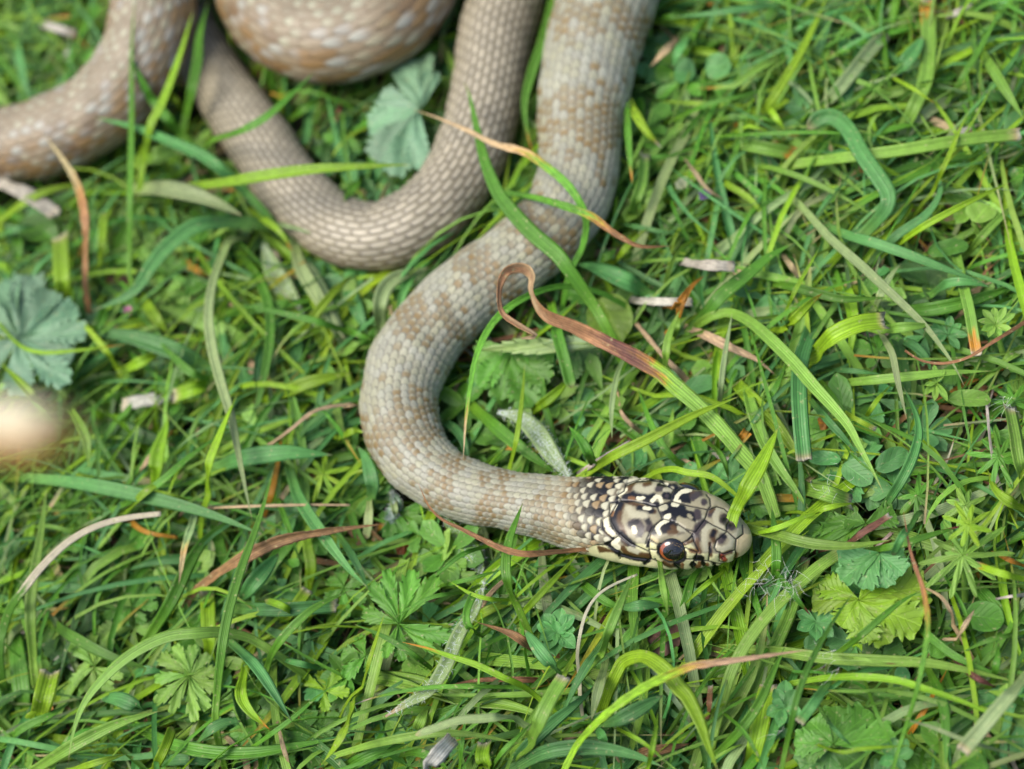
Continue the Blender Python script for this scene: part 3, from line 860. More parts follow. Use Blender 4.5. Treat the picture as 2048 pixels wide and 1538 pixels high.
BLADES = """
3 y 52 t 2 450,740 560,600 640,480 760,270 860,60 900,-40
3 p 82 r 2 850,640 950,540 1080,380 1170,270 1250,200
3 b 98 r 3 1080,1400 1150,1330 1240,1220 1250,1130 1190,1030 1100,900 1020,760 940,690 860,690 780,750 # broad blue-green blade bent over in an arch with drooping tip
3 l 75 c 3 700,960 1000,920 1250,890 1500,850 1750,810 2020,785 # long straight light green blade cut square under the bent-over blue-green blade
3 g 42 t 2 800,1230 900,1180 1100,1080 1400,970 1700,920 2047,890
3 g 26 t 3 200,800 700,775 1000,780 1310,800
3 y 30 t 3 1510,1130 1600,930 1680,740 1730,640
3 l 36 t 2 420,960 600,990 800,1060 1000,1160 1180,1270
0 p 19 t 3 1580,388 1622,434 1656,472 1690,503 1725,533 1758,564 1810,612 1854,656 1888,701 1912,738 1929,773 # long pale sage blade with straw tip slanting past the stonecrop sprig
3 b 68 t 3 870,1310 1000,1370 1200,1430 1400,1500 1620,1585 1835,1662 # long blue-green blade tapering to a pale point below the bent-over blade
3 y 42 t 3 1280,1450 1450,1330 1650,1220 1850,1120 1970,1065
3 p 112 c 1 200,1530 350,1430 550,1360 750,1320
3 l>o 92 c 2 1310,830 1400,640 1470,480 1490,300 1490,130 1480,-10 # broad upright light green blade with rusty orange end
3 g 36 t 2 1590,610 1700,430 1820,230 1930,0
3 y>o 27 t 3 1290,460 1400,520 1480,575 1530,605
3 b 46 t 3 640,20 450,45 200,80 0,100
3 l>o 40 t 2 700,290 600,340 430,440 350,500 140,520
3 l 62 t 2 1800,300 1900,460 1980,590 2047,700
3 b 92 e 2 1280,450 1350,370 1430,260 1450,210
3 l>o 82 c 2 300,830 450,850 600,880 730,905
3 d 50 t 1 1280,610 1500,700 1750,790 2047,860
3 w 42 t 1 1530,820 1650,780 1800,720
3 g 30 t 2 0,700 200,610 400,560 620,490
3 g 26 t 2 850,660 1000,610 1150,520 1280,430
3 g 36 t 2 180,720 350,685 500,690 660,725
3 d 26 t 2 50,910 130,1020 200,1110 300,1170
3 y 42 t 2 200,1010 330,1090 450,1170 580,1340
3 g 62 t 1 560,270 600,150 640,20 660,-60
3 b 55 t 1 800,420 850,280 900,140 980,0
3 g 55 t 1 30,380 80,270 150,140 230,60
3 l 60 t 1 1000,0 1060,120 1150,200 1280,300
3 k 70 e 1 1700,620 1850,560 2000,600
3 b 34 t 1 1700,700 1850,520 2000,330 2047,200
3 w 40 c 1 1560,110 1660,70 1740,20
3 r 30 t 1 1640,90 1690,130 1740,170
3 b 60 t 2 1150,1530 1300,1380 1480,1250 1560,1100 1500,980
3 l 50 t 1 1700,1500 1850,1330 1980,1210 2047,1150
3 g 40 t 1 100,1220 260,1230 420,1260 560,1320
3 y 40 t 2 540,600 590,680 650,760
6 l 78 t 3 220,370 320,350 440,400 560,500 700,640 820,780 930,900 1020,1010 1090,1140 1170,1290 1220,1390 # light green pale-ribbed blade arching down beyond the snake's snout
6 b 98 c 2 840,340 790,480 740,640 730,800 740,1000 760,1210 # broad blue-green strap blade cut off brown crossing under the arched pale-ribbed blade
6 y 118 c 3 830,600 900,510 1000,450 1100,415 1230,400 # broad ribbed lime blade snapped square beside the stonecrop sprig
6 l 62 t 3 1200,455 1290,440 1400,430 1515,420
6 l 76 t 2 490,680 440,760 440,850 480,980 540,1130 620,1260 720,1400 800,1520
6 y 102 t 4 350,1530 420,1390 500,1250 560,1130 610,1020 # wide lime blade with pale tip standing up right behind the snake's snout
6 y 88 t 1 260,640 400,800 560,960 680,1120 800,1310
6 b 66 t 2 1200,1530 1260,1440 1340,1310 1400,1180 1430,1050 1410,930 1340,780 # blue-green blade curved like a sickle between snout and bedstraw
6 y>o 56 t 3 640,450 720,370 800,290 870,235
6 g 56 t 2 520,170 700,200 850,240 1000,270 1260,260
6 l 60 t 2 900,770 1100,750 1400,720 1600,700 1860,690
6 l>o 66 c 2 1650,0 1690,180 1730,350 1770,590
6 p 52 t 2 1170,340 1210,240 1270,130 1330,60
6 p 42 t 3 1190,430 1240,520 1280,600 1310,750 1360,970
6 r 26 s 3 2090,380 1980,450 1850,530 1720,610 1580,645 1450,630 1350,570 # thin reddish brown stem curving past the stonecrop sprig
6 d 72 b 2 50,430 200,490 350,560 480,620 590,710 # tan withered blade tapering to a point beside the arched pale-ribbed blade
6 g 92 t 2 110,440 200,340 300,230 450,110 560,20 700,-60
6 w 66 c 3 90,60 200,70 350,80 # folded papery white straw with a rusty stem lying above the arched blade
6 d 40 t 2 330,100 410,125 490,150
6 d 44 c 2 630,0 680,70 730,140
6 y 27 t 3 650,350 720,200 800,60 850,-30
6 p 36 t 2 260,930 290,650 340,350
6 g 42 t 2 520,900 600,780 660,640
6 y 30 c 3 980,920 1080,980 1180,1030
6 g 84 t 1 1230,330 1500,330 1800,260 2047,170
6 b 46 t 2 800,860 900,980 1000,1090 1080,1190
6 l 92 c 2 2047,1360 2010,1180 1990,1050 1960,900 # light green stalk torn off with white fibres above the bedstraw
6 w 28 s 2 1890,1330 1850,1100 1830,890
6 l 100 c 2 770,1380 870,1400 960,1430 1040,1460
6 y 36 t 3 780,1530 900,1490 1060,1460
6 o 44 t 2 20,430 40,310 100,200 180,130
6 l 50 t 2 0,500 20,400 40,320
6 d 44 s 1 890,300 1000,200 1120,130 1200,60
6 b 60 t 2 1500,250 1600,180 1720,170 1850,200
6 g 34 t 2 870,760 960,880 1040,1010
6 b 34 t 1 880,680 1050,690 1220,710
6 y 30 t 1 1110,980 1190,860 1270,770
6 l 60 t 1 2047,560 1960,610 1900,660
6 b 60 t 1 1300,500 1400,540 1480,620 1500,700
6 y 80 b 2 2047,1500 1940,1440 1870,1370 1840,1290
6 o 40 c 1 440,1010 400,1070 370,1100
6 k 170 e 1 330,870 360,960 420,1040 480,1090
6 g 40 t 2 200,1110 260,1160 300,1240 320,1330
6 d 30 s 1 0,1170 80,1220 180,1270
0 y 14 t 3 1293,955 1315,943 1345,938 1375,945 1420,952 1455,975 1480,1000 1490,1030 # lime green blade looping over just behind the crown of the head
9 l 72 t 3 430,130 600,170 800,220 1000,235 1150,220 1280,195 # light green blade pointing straight out from the snake's snout
9 l 76 c 2 230,1330 290,1120 340,960 420,810 530,660 650,530 760,430 870,340 1000,255 # long pale-ribbed blade slanting from below the jaw up to a purplish stem
9 u 46 c 3 1000,240 1100,160 1180,110 1265,55
9 l 76 c 1 290,1330 450,1130 520,970 600,800 680,620 720,480 760,300
9 g 60 t 2 250,1450 380,1320 500,1150 590,950 660,800
9 l 72 t 2 330,830 600,850 900,890 1200,905 1500,920 1800,980 2047,1040
9 y 46 t 3 700,1035 900,1005 1100,1000 1300,1020 1500,1080 1700,1150 1900,1240 2047,1300 # vivid lime blade sweeping above the dark lobed leaves ahead of the snake
9 g 30 t 2 700,1050 900,1070 1200,1100 1500,1140 1700,1180
0 y 36 t 4 1234,1345 1246,1325 1270,1314 1296,1316 1330,1340 1357,1375 1375,1395 1399,1443 1416,1491 1437,1545 # wide lime blade bent over in an arch below the pinkish withered leaf
0 y>>d 19 t 4 1131,1535 1159,1484 1213,1429 1278,1381 1330,1354 1380,1333 1416,1327 1502,1316 1570,1306 1621,1299 # long lime blade drying to a tan point over the withered leaf
9 g 40 t 4 640,1480 680,1300 720,1120 790,930 870,780 960,630 1060,490
9 g 42 t 3 960,860 1100,750 1300,580 1450,490
9 g>>r 36 t 4 1320,1400 1400,1150 1460,900 1485,700 1460,500 1420,380 1380,250 1340,20 # tall thin green blade with long rusty tip over the yellow-green lobed leaf
9 g 24 t 3 1130,1060 1180,1200 1240,1330 1300,1450
9 g 62 t 2 1490,960 1560,1100 1590,1280 1590,1538
9 p 84 c 4 2080,980 1900,1180 1800,1300 1690,1430 # pale sage blade with clipped white end slanting over the turf ahead of the snake
9 g 27 t 3 300,1220 400,1310 470,1420 530,1538
9 y 112 c 1 450,1538 490,1350 530,1150 560,1050
9 p 28 t 3 1940,1440 1800,1400 1650,1350 1500,1290 1310,1240
9 o 32 t 1 1340,1400 1430,1250 1530,1080 1600,950
9 d 50 t 1 1900,1480 1830,1350 1750,1250 1700,1110
9 g>m 46 t 3 1080,270 1300,230 1500,170 1700,110
9 b 46 r 4 1390,110 1330,180 1280,290
9 y>o 46 c 3 2047,430 1900,390 1760,340
9 o 30 t 2 2047,350 1950,310 1850,260
9 g 82 t 1 1720,400 1800,500 1900,610 2047,780
9 g 26 t 2 1760,800 1730,700 1680,570 1600,440 1530,340
9 d 28 s 2 1635,700 1620,620 1560,530 1470,480
9 d 32 t 2 1650,780 1700,700 1760,600
9 g 52 t 1 1350,600 1450,720 1600,850 1750,930 1950,1010
9 k 52 t 1 0,560 200,540 400,500 520,480
9 y 32 t 3 280,390 150,490 60,580
9 b 62 c 3 890,1050 820,1150 730,1270 # blue-green blade clipped to a white end above the dark lobed leaves
9 r 36 c 2 200,1230 208,1140 215,1050
9 g>m 40 t 3 600,390 680,490 740,570 800,640 # green sheath with crimson tip in the torn fibres ahead of the snake
9 l>m 24 t 3 950,870 1050,885 1200,915 1305,925
9 y 36 t 3 440,170 600,130 750,70 900,20
9 g 60 t 2 590,480 600,300 590,150 570,0
9 g 60 t 1 30,700 70,560 110,420 200,330
9 w 24 s 2 2047,520 1960,530 1880,545
9 y 26 t 3 820,1390 980,1440 1100,1420 1400,1400
9 l 40 t 2 1620,1538 1750,1440 1880,1360 1990,1280
9 b 30 t 3 880,1230 960,1330 1050,1410
9 l 50 t 2 2047,1160 1950,1110 1830,1080
9 u 40 t 2 1700,960 1780,1010 1880,1060
9 g 30 t 2 2047,740 1900,770 1780,810 1680,860
9 g 44 t 2 1870,1020 1890,900 1900,800
9 y 30 t 2 540,1480 580,1420 620,1350
9 b 90 t 1 330,1538 370,1420 400,1330
9 k 60 t 1 1500,1480 1620,1330 1780,1220 1950,1180
8 g 64 t 4+ 1040,590 990,480 970,350 990,200 1040,60 1070,-20 # green blade standing up over the snake's neck just behind the head
8 r 46 b 4+ 1410,255 1250,270 1080,280 950,250 820,190 700,130 600,80 520,0 450,-150 # twisted brown withered blade curling from the jaw up over the neck
8 g 46 r 3 830,760 780,730 745,690 740,620 770,540 790,505
8 r 62 b 3 1160,860 1040,770 930,720 800,680 # curled tan withered blade end beside the small fleshy rosette
8 y>o 42 t 3 1180,1140 1080,1060 950,1000 800,930 650,880 500,830 360,795 # lime blade with orange tip reaching over the large seven-fingered leaf
8 l 112 t 1 60,990 400,1030 700,1120 1000,1170 1300,1270
8 g>w 30 t 3 1050,1065 1000,1060 700,1055 450,1070 200,1120 50,1175
8 l 92 c 4 1110,1390 1180,1230 1240,1110 1310,1000 # light green stalk cut square with frayed white end below the rosette
8 b 82 t 3 970,1545 1100,1400 1250,1260 1400,1140 1500,1040
8 b 62 t 3 1540,800 1480,880 1420,980 1360,1090 1310,1205
8 l 62 t 4 1530,870 1570,740 1640,570 1710,405 # light green blade rising to a pale point just under the jaw
8 g 62 t 2 1380,400 1450,480 1560,560 1640,590 1700,600
8 b 66 e 3 1620,590 1700,590 1780,580 1885,578
8 y 42 t 2 1010,690 1150,540 1300,380 1400,270
8 g 30 t 2 860,235 720,280 600,370 490,465
8 s 24 s 3 1400,1000 1390,850 1430,650 1500,530 1600,460 1740,400 # thin cream stem bowed in a hook below the jaw
8 b 84 e 3 1300,990 1230,920 1150,820 1080,725 # blue-green pointed leaf beside the small fleshy rosette
8 b 92 e 3 1520,1290 1650,1240 1780,1170 1885,1110 # blue-green pointed leaf with white dots under the lime arch
8 p 66 t 3 1550,940 1510,1080 1470,1250
8 b 62 e 2 1490,1290 1530,1340 1560,1400
8 b 92 t 3 1000,1545 1200,1440 1450,1410 1700,1450 1900,1530 # striped blue-green blade arching under the lime arched blade
8 w 96 c 4 470,1580 560,1470 660,1360 # snapped white straw with frayed end standing up among the blades
8 p 56 r 4 1080,1280 1000,1235 820,1245 700,1255 560,1300 440,1340
8 l 52 t 3 0,1450 250,1380 550,1330 800,1340 1050,1390
8 g 82 t 2 0,1545 200,1450 400,1390
8 g 36 t 3 880,1538 950,1440 1050,1340 1130,1260
8 g 26 t 3 700,1538 720,1350 740,1180
8 y 92 c 2 880,1560 835,1470 850,1380
8 r 36 t 2 1230,1020 1000,1015 800,1020 650,1045
8 l 42 t 4 1870,330 1890,480 1920,640
8 r 72 t 1 1640,1480 1900,1420 2047,1390
8 g 36 t 2 560,970 400,850 250,760 80,690
8 y 26 t 4 130,1060 180,880 260,630
8 g 26 t 3 740,505 550,530 400,600 320,655
8 y 26 t 3 1000,550 880,545 760,510 640,440
8 b 46 t 2 0,180 60,270 130,400 160,490
8 p 60 r 2 175,-40 168,100 155,190
8 g 52 t 1 1560,950 1700,740 1900,600
8 y 60 t 1 760,680 850,620 950,580 1050,570
8 l 80 t 1 660,1010 740,900 820,770
8 g 30 t 2 580,470 750,430 950,370
8 d 40 s 2 820,590 900,490 980,420
8 y 34 t 4 1800,1540 1840,1350 1860,1200
8 r 40 c 1 1490,690 1560,650 1620,630
8 g 60 t 1 1330,350 1600,370 1800,400 2000,420
8 k 60 t 1 1660,560 1760,470 1850,380
8 l 44 t 2 1590,980 1750,930 1900,905 2030,910
8 d 26 s 2 1560,1380 1600,1440 1640,1510
8 y 30 t 3 1600,1290 1750,1370 1890,1470
8 g 60 t 1 120,1150 400,1190 700,1250 1000,1330
8 l 70 t 1 440,1340 480,1240 520,1160
8 g 56 t 2 370,1450 450,1440 560,1480 640,1545
8 b 60 t 1 1280,1180 1350,1150 1460,1110
8 k 40 t 1 1440,880 1480,800 1520,720
7 l 74 t 4 1560,830 1450,770 1300,740 1150,745 1000,760 850,820 700,920 560,1060 480,1180 430,1320 400,1480 # long light green blade bowed in a wide arch over the fan-shaped cinquefoil leaf
7 g>>>s 56 s 4 0,780 60,600 130,500 250,350 400,210 560,120 740,70 940,45 # white straw arching out of a green sheath beside the seven cinquefoil fingers
7 l 72 t 3 200,950 180,600 210,350 250,100 270,-100
7 g 62 t 4 1260,1210 1290,900 1330,650 1400,400 1480,180 1540,0 1600,-220 # long straight green blade crossing over the wide brown withered blade
7 r 92 b 3 1160,480 1230,430 1300,380 1450,290 1650,200 1900,150 2240,105 # wide brown withered blade with orange base lying across the turf
7 y 126 c 3 230,1230 270,1080 300,960 # stubby lime stalk torn off with ragged white rim
7 g 82 t 2 870,770 1000,560 1100,350 1200,200 1380,50
7 b 72 t 3 1350,800 1480,920 1580,1060 1705,1260
7 y>o 86 b 3 1430,970 1410,1100 1460,1200 1580,1310 # curled lime leaf with orange torn end away from the seven-fingered leaf
7 b 72 e 3 1150,1385 1230,1310 1320,1265 1410,1260
7 b 92 e 2 870,1210 700,1130 580,1125
7 g 52 t 2 0,1400 150,1290 300,1220 420,1140
7 l 82 t 3 200,1545 450,1390 700,1270 930,1200
7 g 82 t 2 800,1290 1000,1390 1250,1440 1500,1440 1800,1390 1980,1360
7 y 62 r 3 900,1545 970,1400 1010,1290
7 y 42 t 4 420,1545 600,1490 740,1450
7 b 72 t 1 100,470 400,480 690,490
0 b 30 t 3 55,955 170,968 300,995 420,1028 527,1070 # long blue-green blade lying outside the neck bend with pale pointed tip
7 p>>d 46 t 3 1160,-40 1120,120 1080,250 1045,460
7 y 42 r 3 1730,640 1660,590 1550,550
7 g 56 t 3 1550,980 1600,850 1700,720 1850,590 2060,490
7 b 102 e 2 1390,570 1500,430 1630,280
7 g 32 t 3 1450,1430 1700,1250 1850,1120 1950,1050
7 y 62 t 4 2060,1190 1990,1360 1890,1500
7 g 36 t 2 -20,610 130,615 260,595
7 y 72 c 2 1690,640 1750,560 1800,490
7 b 82 c 2 1380,600 1650,605 1970,580
7 y 92 c 2 1230,890 1220,650 1215,500
0 b 26 t 3 578,935 600,1000 650,1075 700,1140 735,1175 # blue-green blade drooping below the neck bend to a pale point
0 d 8 s 3 380,1018 480,1013 600,1010 700,1010
7 o 36 s 2 740,70 850,150 1040,185
7 b 60 t 1 480,620 480,450 500,200 520,50
7 y 60 t 1 140,280 180,130 200,0
7 g 120 t 1 150,1250 120,1000 100,800 110,650
7 g 90 t 1 0,1250 50,1120 90,960
7 g 66 t 2 250,640 420,760 650,880 900,960
7 k 90 t 1 1380,1000 1400,1150 1430,1300
7 b 40 t 2 1870,950 1700,910 1600,890
7 d 46 s 1 1440,1490 1370,1400 1290,1320
7 d 34 s 2 1700,1545 1660,1420 1620,1260
7 r 40 t 1 300,690 400,690 480,680
7 y 70 t 1 1800,500 1820,350 1800,200 1850,50
7 g 80 t 1 1050,760 1230,600 1350,500
7 b 56 t 1 770,1000 850,960 960,970
7 g 36 t 2 1620,-50 1700,160 1750,320
7 b 70 t 1 900,1500 1100,1480 1300,1520
0 b 36 t 3 500,445 400,450 340,490 305,530 265,585 185,622 # broad blue-green blade with pale drooping point below the tail bend
4 p 62 t 4 1330,-60 1250,150 1220,350 1240,550 1290,750 1350,950 1390,1150 1440,1400 1475,1560 # long pale sage blade winding down outside the neck bend
4 y 62 t 4 1220,1420 1220,1250 1280,1080 1340,930 1390,820 # folded lime blade standing up over the long winding pale blade
4 b 112 t 3 1250,1265 1420,1200 1650,1170 1800,1172 1945,1182 # wide blue-green blade pointing at the outside of the neck bend
4 l 112 t 1 1530,600 1350,480 1150,390 880,300
4 b 112 t 2 1230,690 1100,610 900,530 700,480 480,480
4 g 62 t 2 1400,0 1500,130 1570,300 1580,500 1550,700 1500,900 1430,1060
0 y 36 c 3 128,600 124,540 121,470 # wide lime stalk cut square beside the lady's mantle leaf
4 y 92 t 3 910,1370 920,1200 960,1050 985,960 # bright lime pointed blade standing below the papery white blade end
4 y>o 27 t 4 -20,400 100,530 220,580 400,575 740,535 # thin dark lime stem with orange tip crossing the lady's mantle leaf
4 y 62 t 3 270,910 200,850 100,740 0,640
4 g 52 t 3 650,1510 900,1370 1100,1200 1300,1050
4 k 126 t 1 480,1050 700,1040 900,1090 1020,1130
4 k 90 t 1 540,1130 700,1170 850,1200
4 y 84 c 2 1240,760 1130,800 1015,840
4 w 84 c 2 1010,840 900,855 800,870 715,890 # papery white shrivelled blade end outside the neck bend
4 d 32 s 3 1540,1150 1700,1030 1850,920 2060,880 # thin dry brown stem reaching the outside of the neck bend
4 y 82 t 2 1590,850 1800,760 2060,700
4 g 52 t 3 1250,745 1120,700 1020,610 920,510
4 y>o 42 t 2 700,690 620,570 500,430 380,350
4 g 42 t 3 2060,470 1850,400 1600,340 1370,300
4 g 62 t 2 1300,360 1600,310 1890,265
0 p 30 t 2 590,480 600,530 640,600 690,680
0 p 30 t 2 700,705 667,643 640,570 618,532 595,528 575,552
4 y 52 t 2 1750,480 1850,350 1950,230 2060,120
4 b 62 t 1 1480,950 1700,990 2060,1040
4 y 70 t 2 720,690 820,640 940,580
4 g 60 t 2 620,300 580,420 530,480
4 l 62 t 3 420,930 500,1080 520,1250
4 l 44 t 2 380,900 350,760 300,700
4 b 70 t 1 1000,1300 1080,1200 1160,1080
4 y 70 t 2 840,270 900,360 980,470
4 k 60 t 1 880,1150 1000,1000 1100,880
4 o 40 s 2 1540,1540 1590,1400 1620,1260 1650,1100
4 d 36 t 2 800,1290 900,1170 960,1090
4 b 60 t 1 560,1160 650,1290 800,1400
4 y 50 t 3 740,1510 850,1400 1010,1300
4 y 36 t 2 860,1390 1000,1420 1120,1450
4 o 50 c 1 1090,60 1160,110 1220,150
4 d 50 t 1 1480,760 1480,690 1460,610
4 b 50 t 2 1540,500 1500,700 1520,850
1 g 36 t 4+ 755,1590 760,1200 770,700 770,300 790,-30 # hair-straight green stem standing upright across the brown-sided coil
1 b 72 t 4+ 1480,1170 1350,1040 1200,920 1000,830 800,750 550,685 # blue-green blade with pale tip leaning on the brown-sided coil
1 y 56 t 4+ 830,1000 880,740 950,600 1050,330 1130,60
1 g 60 t 3+ 1080,810 930,630 860,530 790,390 770,330
1 g 62 t 3+ 1080,720 1150,400 1170,200 1220,0
1 g 52 t 4+ 1240,820 1400,770 1550,690 1700,560 1845,415 # green blade crossing over the thin tail just below the round coil
1 y 72 t 4+ 1040,1100 1300,1070 1600,1020 1900,985 2420,962 # long lime blade lying across both arms of the tail bend
1 p 112 t 3 780,1110 950,1100 1150,1140 1300,1200 1420,1262
1 c>>d 50 t 4+ 500,1560 500,1300 460,1100 380,950 255,785 # tan and orange withered blade leaning up on the brown-sided coil
1 w 100 c 3 -30,1060 150,1130 330,1250 # thick bleached white straw below the brown-sided coil
1 y 52 t 3 0,1290 150,1180 300,1110 500,1070
1 l 112 c 3+ 820,955 950,900 1065,862 # fat green stalk cut square between the brown-sided coil and the tail
1 y 52 r 3 585,1545 600,1380 610,1240
1 w 52 c 2 220,130 330,165 445,200
1 w 52 t 1 400,420 390,330 380,230
1 b 62 t 2 90,200 130,420 175,600
1 y>o 42 t 2 1460,1230 1620,1340 1710,1470
1 y 70 t 1 0,480 80,430 180,370
1 g 80 t 1 470,190 530,100 580,0
1 b 90 t 1 180,60 300,100 400,200
1 l 80 t 1 20,0 40,80 20,200
1 b 46 t 2 0,1380 100,1340 220,1320
1 g 60 t 1 100,1300 110,1450 100,1560
1 b 90 t 1 1850,860 1950,920 2047,900
1 g 46 t 1 1700,700 1800,620 1900,560
1 k 60 t 1 1950,780 1900,900 1960,1040
1 l 40 t 1 1960,1150 2030,1060 2060,1000
1 y 40 t 2 1060,640 1010,560 980,500
2 g 92 t 4+ 1540,1880 1480,1780 1310,1538 1250,1470 1120,1360 1000,1230 920,1120 850,950 800,750 760,570 725,470 # tall green blade leaning across the neck and tail with fine point
2 g>>d 50 t 4+ 1370,1538 1420,1440 1440,1300 1400,1180 1320,1070 1200,970 1080,890 900,840 760,770 600,700 430,640 # green stem arching over the neck with its dry tan tip across the tail
2 g>>r 50 t 4+ 990,1130 1150,1160 1340,1215 1470,1265 1560,1330 1650,1390 1760,1440 1940,1440 # green stem drying to a thin brown end across the outside of the neck
2 g>o 60 t 3+ 1240,0 1180,250 1120,430 1080,600 1095,780 1130,900 # green blade with orange tip between the tail and the neck
2 l 72 c 2 1690,1270 1740,1150 1770,1050 1780,900
2 g>o 42 t 3 1680,600 1690,850 1710,1075
2 y>w 52 t 3 1690,590 1780,750 1885,870
2 g 40 t 2 2047,90 1950,95 1830,110
2 b 60 t 2 2040,200 1980,300 1940,400
2 d 46 t 2 1960,240 1880,320 1810,395
2 l 30 t 1 560,470 600,460 660,470
2 y 30 t 1 1400,780 1550,860 1750,1010
2 g 60 t 1 1480,1540 1560,1500 1620,1450
2 y 46 t 2 1600,1538 1700,1420 1800,1330
2 b 30 t 1 1580,1290 1800,1340 2000,1370
2 l 36 t 1 1560,1040 1700,980 1850,880 2047,640
2 g 26 t 1 1680,840 1850,700 2040,640
2 b 80 t 1 60,640 20,720 -40,800
2 g 56 t 1 120,1040 60,1120 20,1180
2 y 26 t 2 900,1400 850,1450 700,1500
5 g>d 46 t 4+ 1450,210 1300,195 1150,230 1000,310 880,430 800,600 760,800 735,1000 720,1215 # thin green blade arching along the inside of the neck bend
5 g 72 r 3 1240,320 1280,500 1320,650 1355,790
5 y 36 t 3 990,1270 1040,1050 1070,800 1080,650
5 g 82 t 2 780,900 950,1050 1100,1170 1280,1300
5 b 112 t 2 1800,250 1700,180 1500,90 1370,60
5 p 36 t 3 1660,620 1620,720 1590,900 1590,1090
5 d 30 s 2 1780,1060 1700,1000 1640,920 1620,800
5 g 112 t 1 1400,850 1550,930 1700,1040 1830,1180
0 y 22 t 3 1160,955 1227,912 1296,878 1380,834 1430,812 1478,793 # lime blade slanting up from behind the crown across the withered-tipped blade
5 g 62 t 3 1490,1250 1420,1110 1335,1010
5 g 42 t 2 2060,1275 1960,1210 1870,1100 1800,950 1740,780
5 w 36 s 2 1380,1300 1550,1190 1700,1100
5 w 52 c 2 1740,280 1900,285 2060,287
5 l 50 t 3 1900,700 1920,500 1990,330
5 o 46 t 3 1950,320 2000,270 2050,190
0 p 32 t 2 762,660 760,610 775,570 810,548 860,535
5 b 60 t 1 560,960 700,1060 760,1250
5 b 56 t 1 1280,470 1250,620 1260,740
5 y 60 t 2 1120,930 1250,830 1360,720
5 d 42 s 1 2047,760 1900,610 1730,410
5 g 40 t 2 1160,480 1280,380 1420,250
5 y 26 t 3 1150,490 1300,370 1400,270
5 k 100 t 1 820,1080 1000,1080 1180,1000
5 g 60 t 1 850,1250 1000,1130 1150,1000
5 b 90 t 1 20,130 100,330 160,480
5 g 40 t 1 0,420 90,470 190,510
5 l 60 t 1 1850,1250 1920,1100 1950,900
5 g 50 t 1 60,900 90,1100 40,1250
5 b 90 t 2 180,1450 190,1350 150,1200 100,1130
5 y 44 t 2 0,1080 80,1040 140,1050
5 d 28 s 2 0,900 60,890 130,885
5 p 44 t 1 310,1430 320,1500 330,1560
"""
def build_blades():
    for i, l in enumerate(BLADES.strip().split('\n')):
        l, _, lab = l.partition('#'); p = l.split()
        traced(int(p[0]), p[1], float(p[2]), p[3], p[4], parse(' '.join(p[5:])), lab.strip() or None, i)
build_blades()
def tell_apart():
    by = {}
    for o in C.objects:
        if o.get('group'): by.setdefault(o['label'], []).append(o)
    for lab, os_ in by.items():
        if len(os_) < 2: continue
        os_.sort(key=lambda o: -max(o.dimensions))
        for w_, o in zip(('longer', 'shorter') if len(os_) == 2 else ('longest', 'middling', 'shortest'), os_): o['label'] = w_ + ' ' + lab
bpy.context.view_layer.update(); tell_apart()

# the long withered blade whose dry end curls over itself behind the crown
def build_curled():
    px = np.array(parse("1552,1035 1535,985 1519,947 1485,909 1451,868 1399,814 1348,770 1320,745 1270,715 1210,685 1150,655 1100,635 1076,612 1062,580 1064,553 1046,536 1016,541 1001,565 998,600 1006,628 1036,650 1071,671 1043,677"))
    n = 130; pf = crom(px, n); s = np.linspace(0, 1, n)
    z = np.interp(s, [0, .2, .55, .70, .80, .9, 1], [.007, .013, .0195, .026, .030, .028, .025])
    z = lift(pf, z, .0008); P = un(pf[:, 0], pf[:, 1], z)
    wpx = np.interp(s, [0, .1, .40, .48, .6, .66, .70, .75, .80, .85, .92, .97, 1], [22, 32, 33, 32, 27, 23, 14, 22, 20, 12, 14, 12, 4])
    W = wpx * mpp(P)
    st = [(0, 'l'), (.36, 'l'), (.385, 'y'), (.40, 'o'), (.42, 'r'), (.46, 'u'), (.50, 'u'), (.54, 'c'), (.66, 'c'), (.72, 'd'), (.80, 'c'), (.9, 'c'), (1, 'd')]
    cols = np.stack([np.interp(s, [a for a, _ in st], [PAL[c][k] for _, c in st]) for k in range(3)], 1)
    tw = np.interp(s, [0, .5, .64, .70, .76, .84, .9, 1], [0, .1, .3, 1.1, .3, .9, .4, .8]) + .12 * np.sin(s * 60)
    nrm = norm(np.array([0, 0, 1.0]) * .5 + norm(CAM - P) * .7)
    r = np.random.default_rng(3); W = W * (1 + .035 * np.sin(np.arange(n) * .47) + .035 * np.sin(np.arange(n) * 1.31 + 1) * r.random(n))
    V, F, col, uvw = ribbon(P, W, nrm, .35, .0002, cols, .37, True, tw)
    c3 = np.empty((n, 10, 3)); off = r.normal(0, .02, 10); off[7:] = off[[5, 3, 1]]
    for j in range(10):
        sj = np.clip(s + off[j] + r.normal(0, .006, n), 0, 1)
        for q in range(3): c3[:, j, q] = np.interp(sj, s, cols[:, q])
    edge = np.array([1.35, 1.0, .85, .7, .85, 1.0, 1.35, 1, 1, 1])[None, :, None]
    dryf = smooth((s - .40) / .04)[:, None, None]
    col = np.clip(c3 * (1 + dryf * (edge - 1)) * (1 + dryf * .12 * r.normal(size=(n, 10, 1))), .004, 1).reshape(-1, 3)
    base = np.array([P[0][0], P[0][1], 0]); o = obj('grass_blade', mesh('grass_blade', V - base, F, col, uvw), M_DRY); o.location = base
    tag(o, 'long blade behind the crown, green below, its brown withered end curled into a hook', 'grass blade')
build_curled()

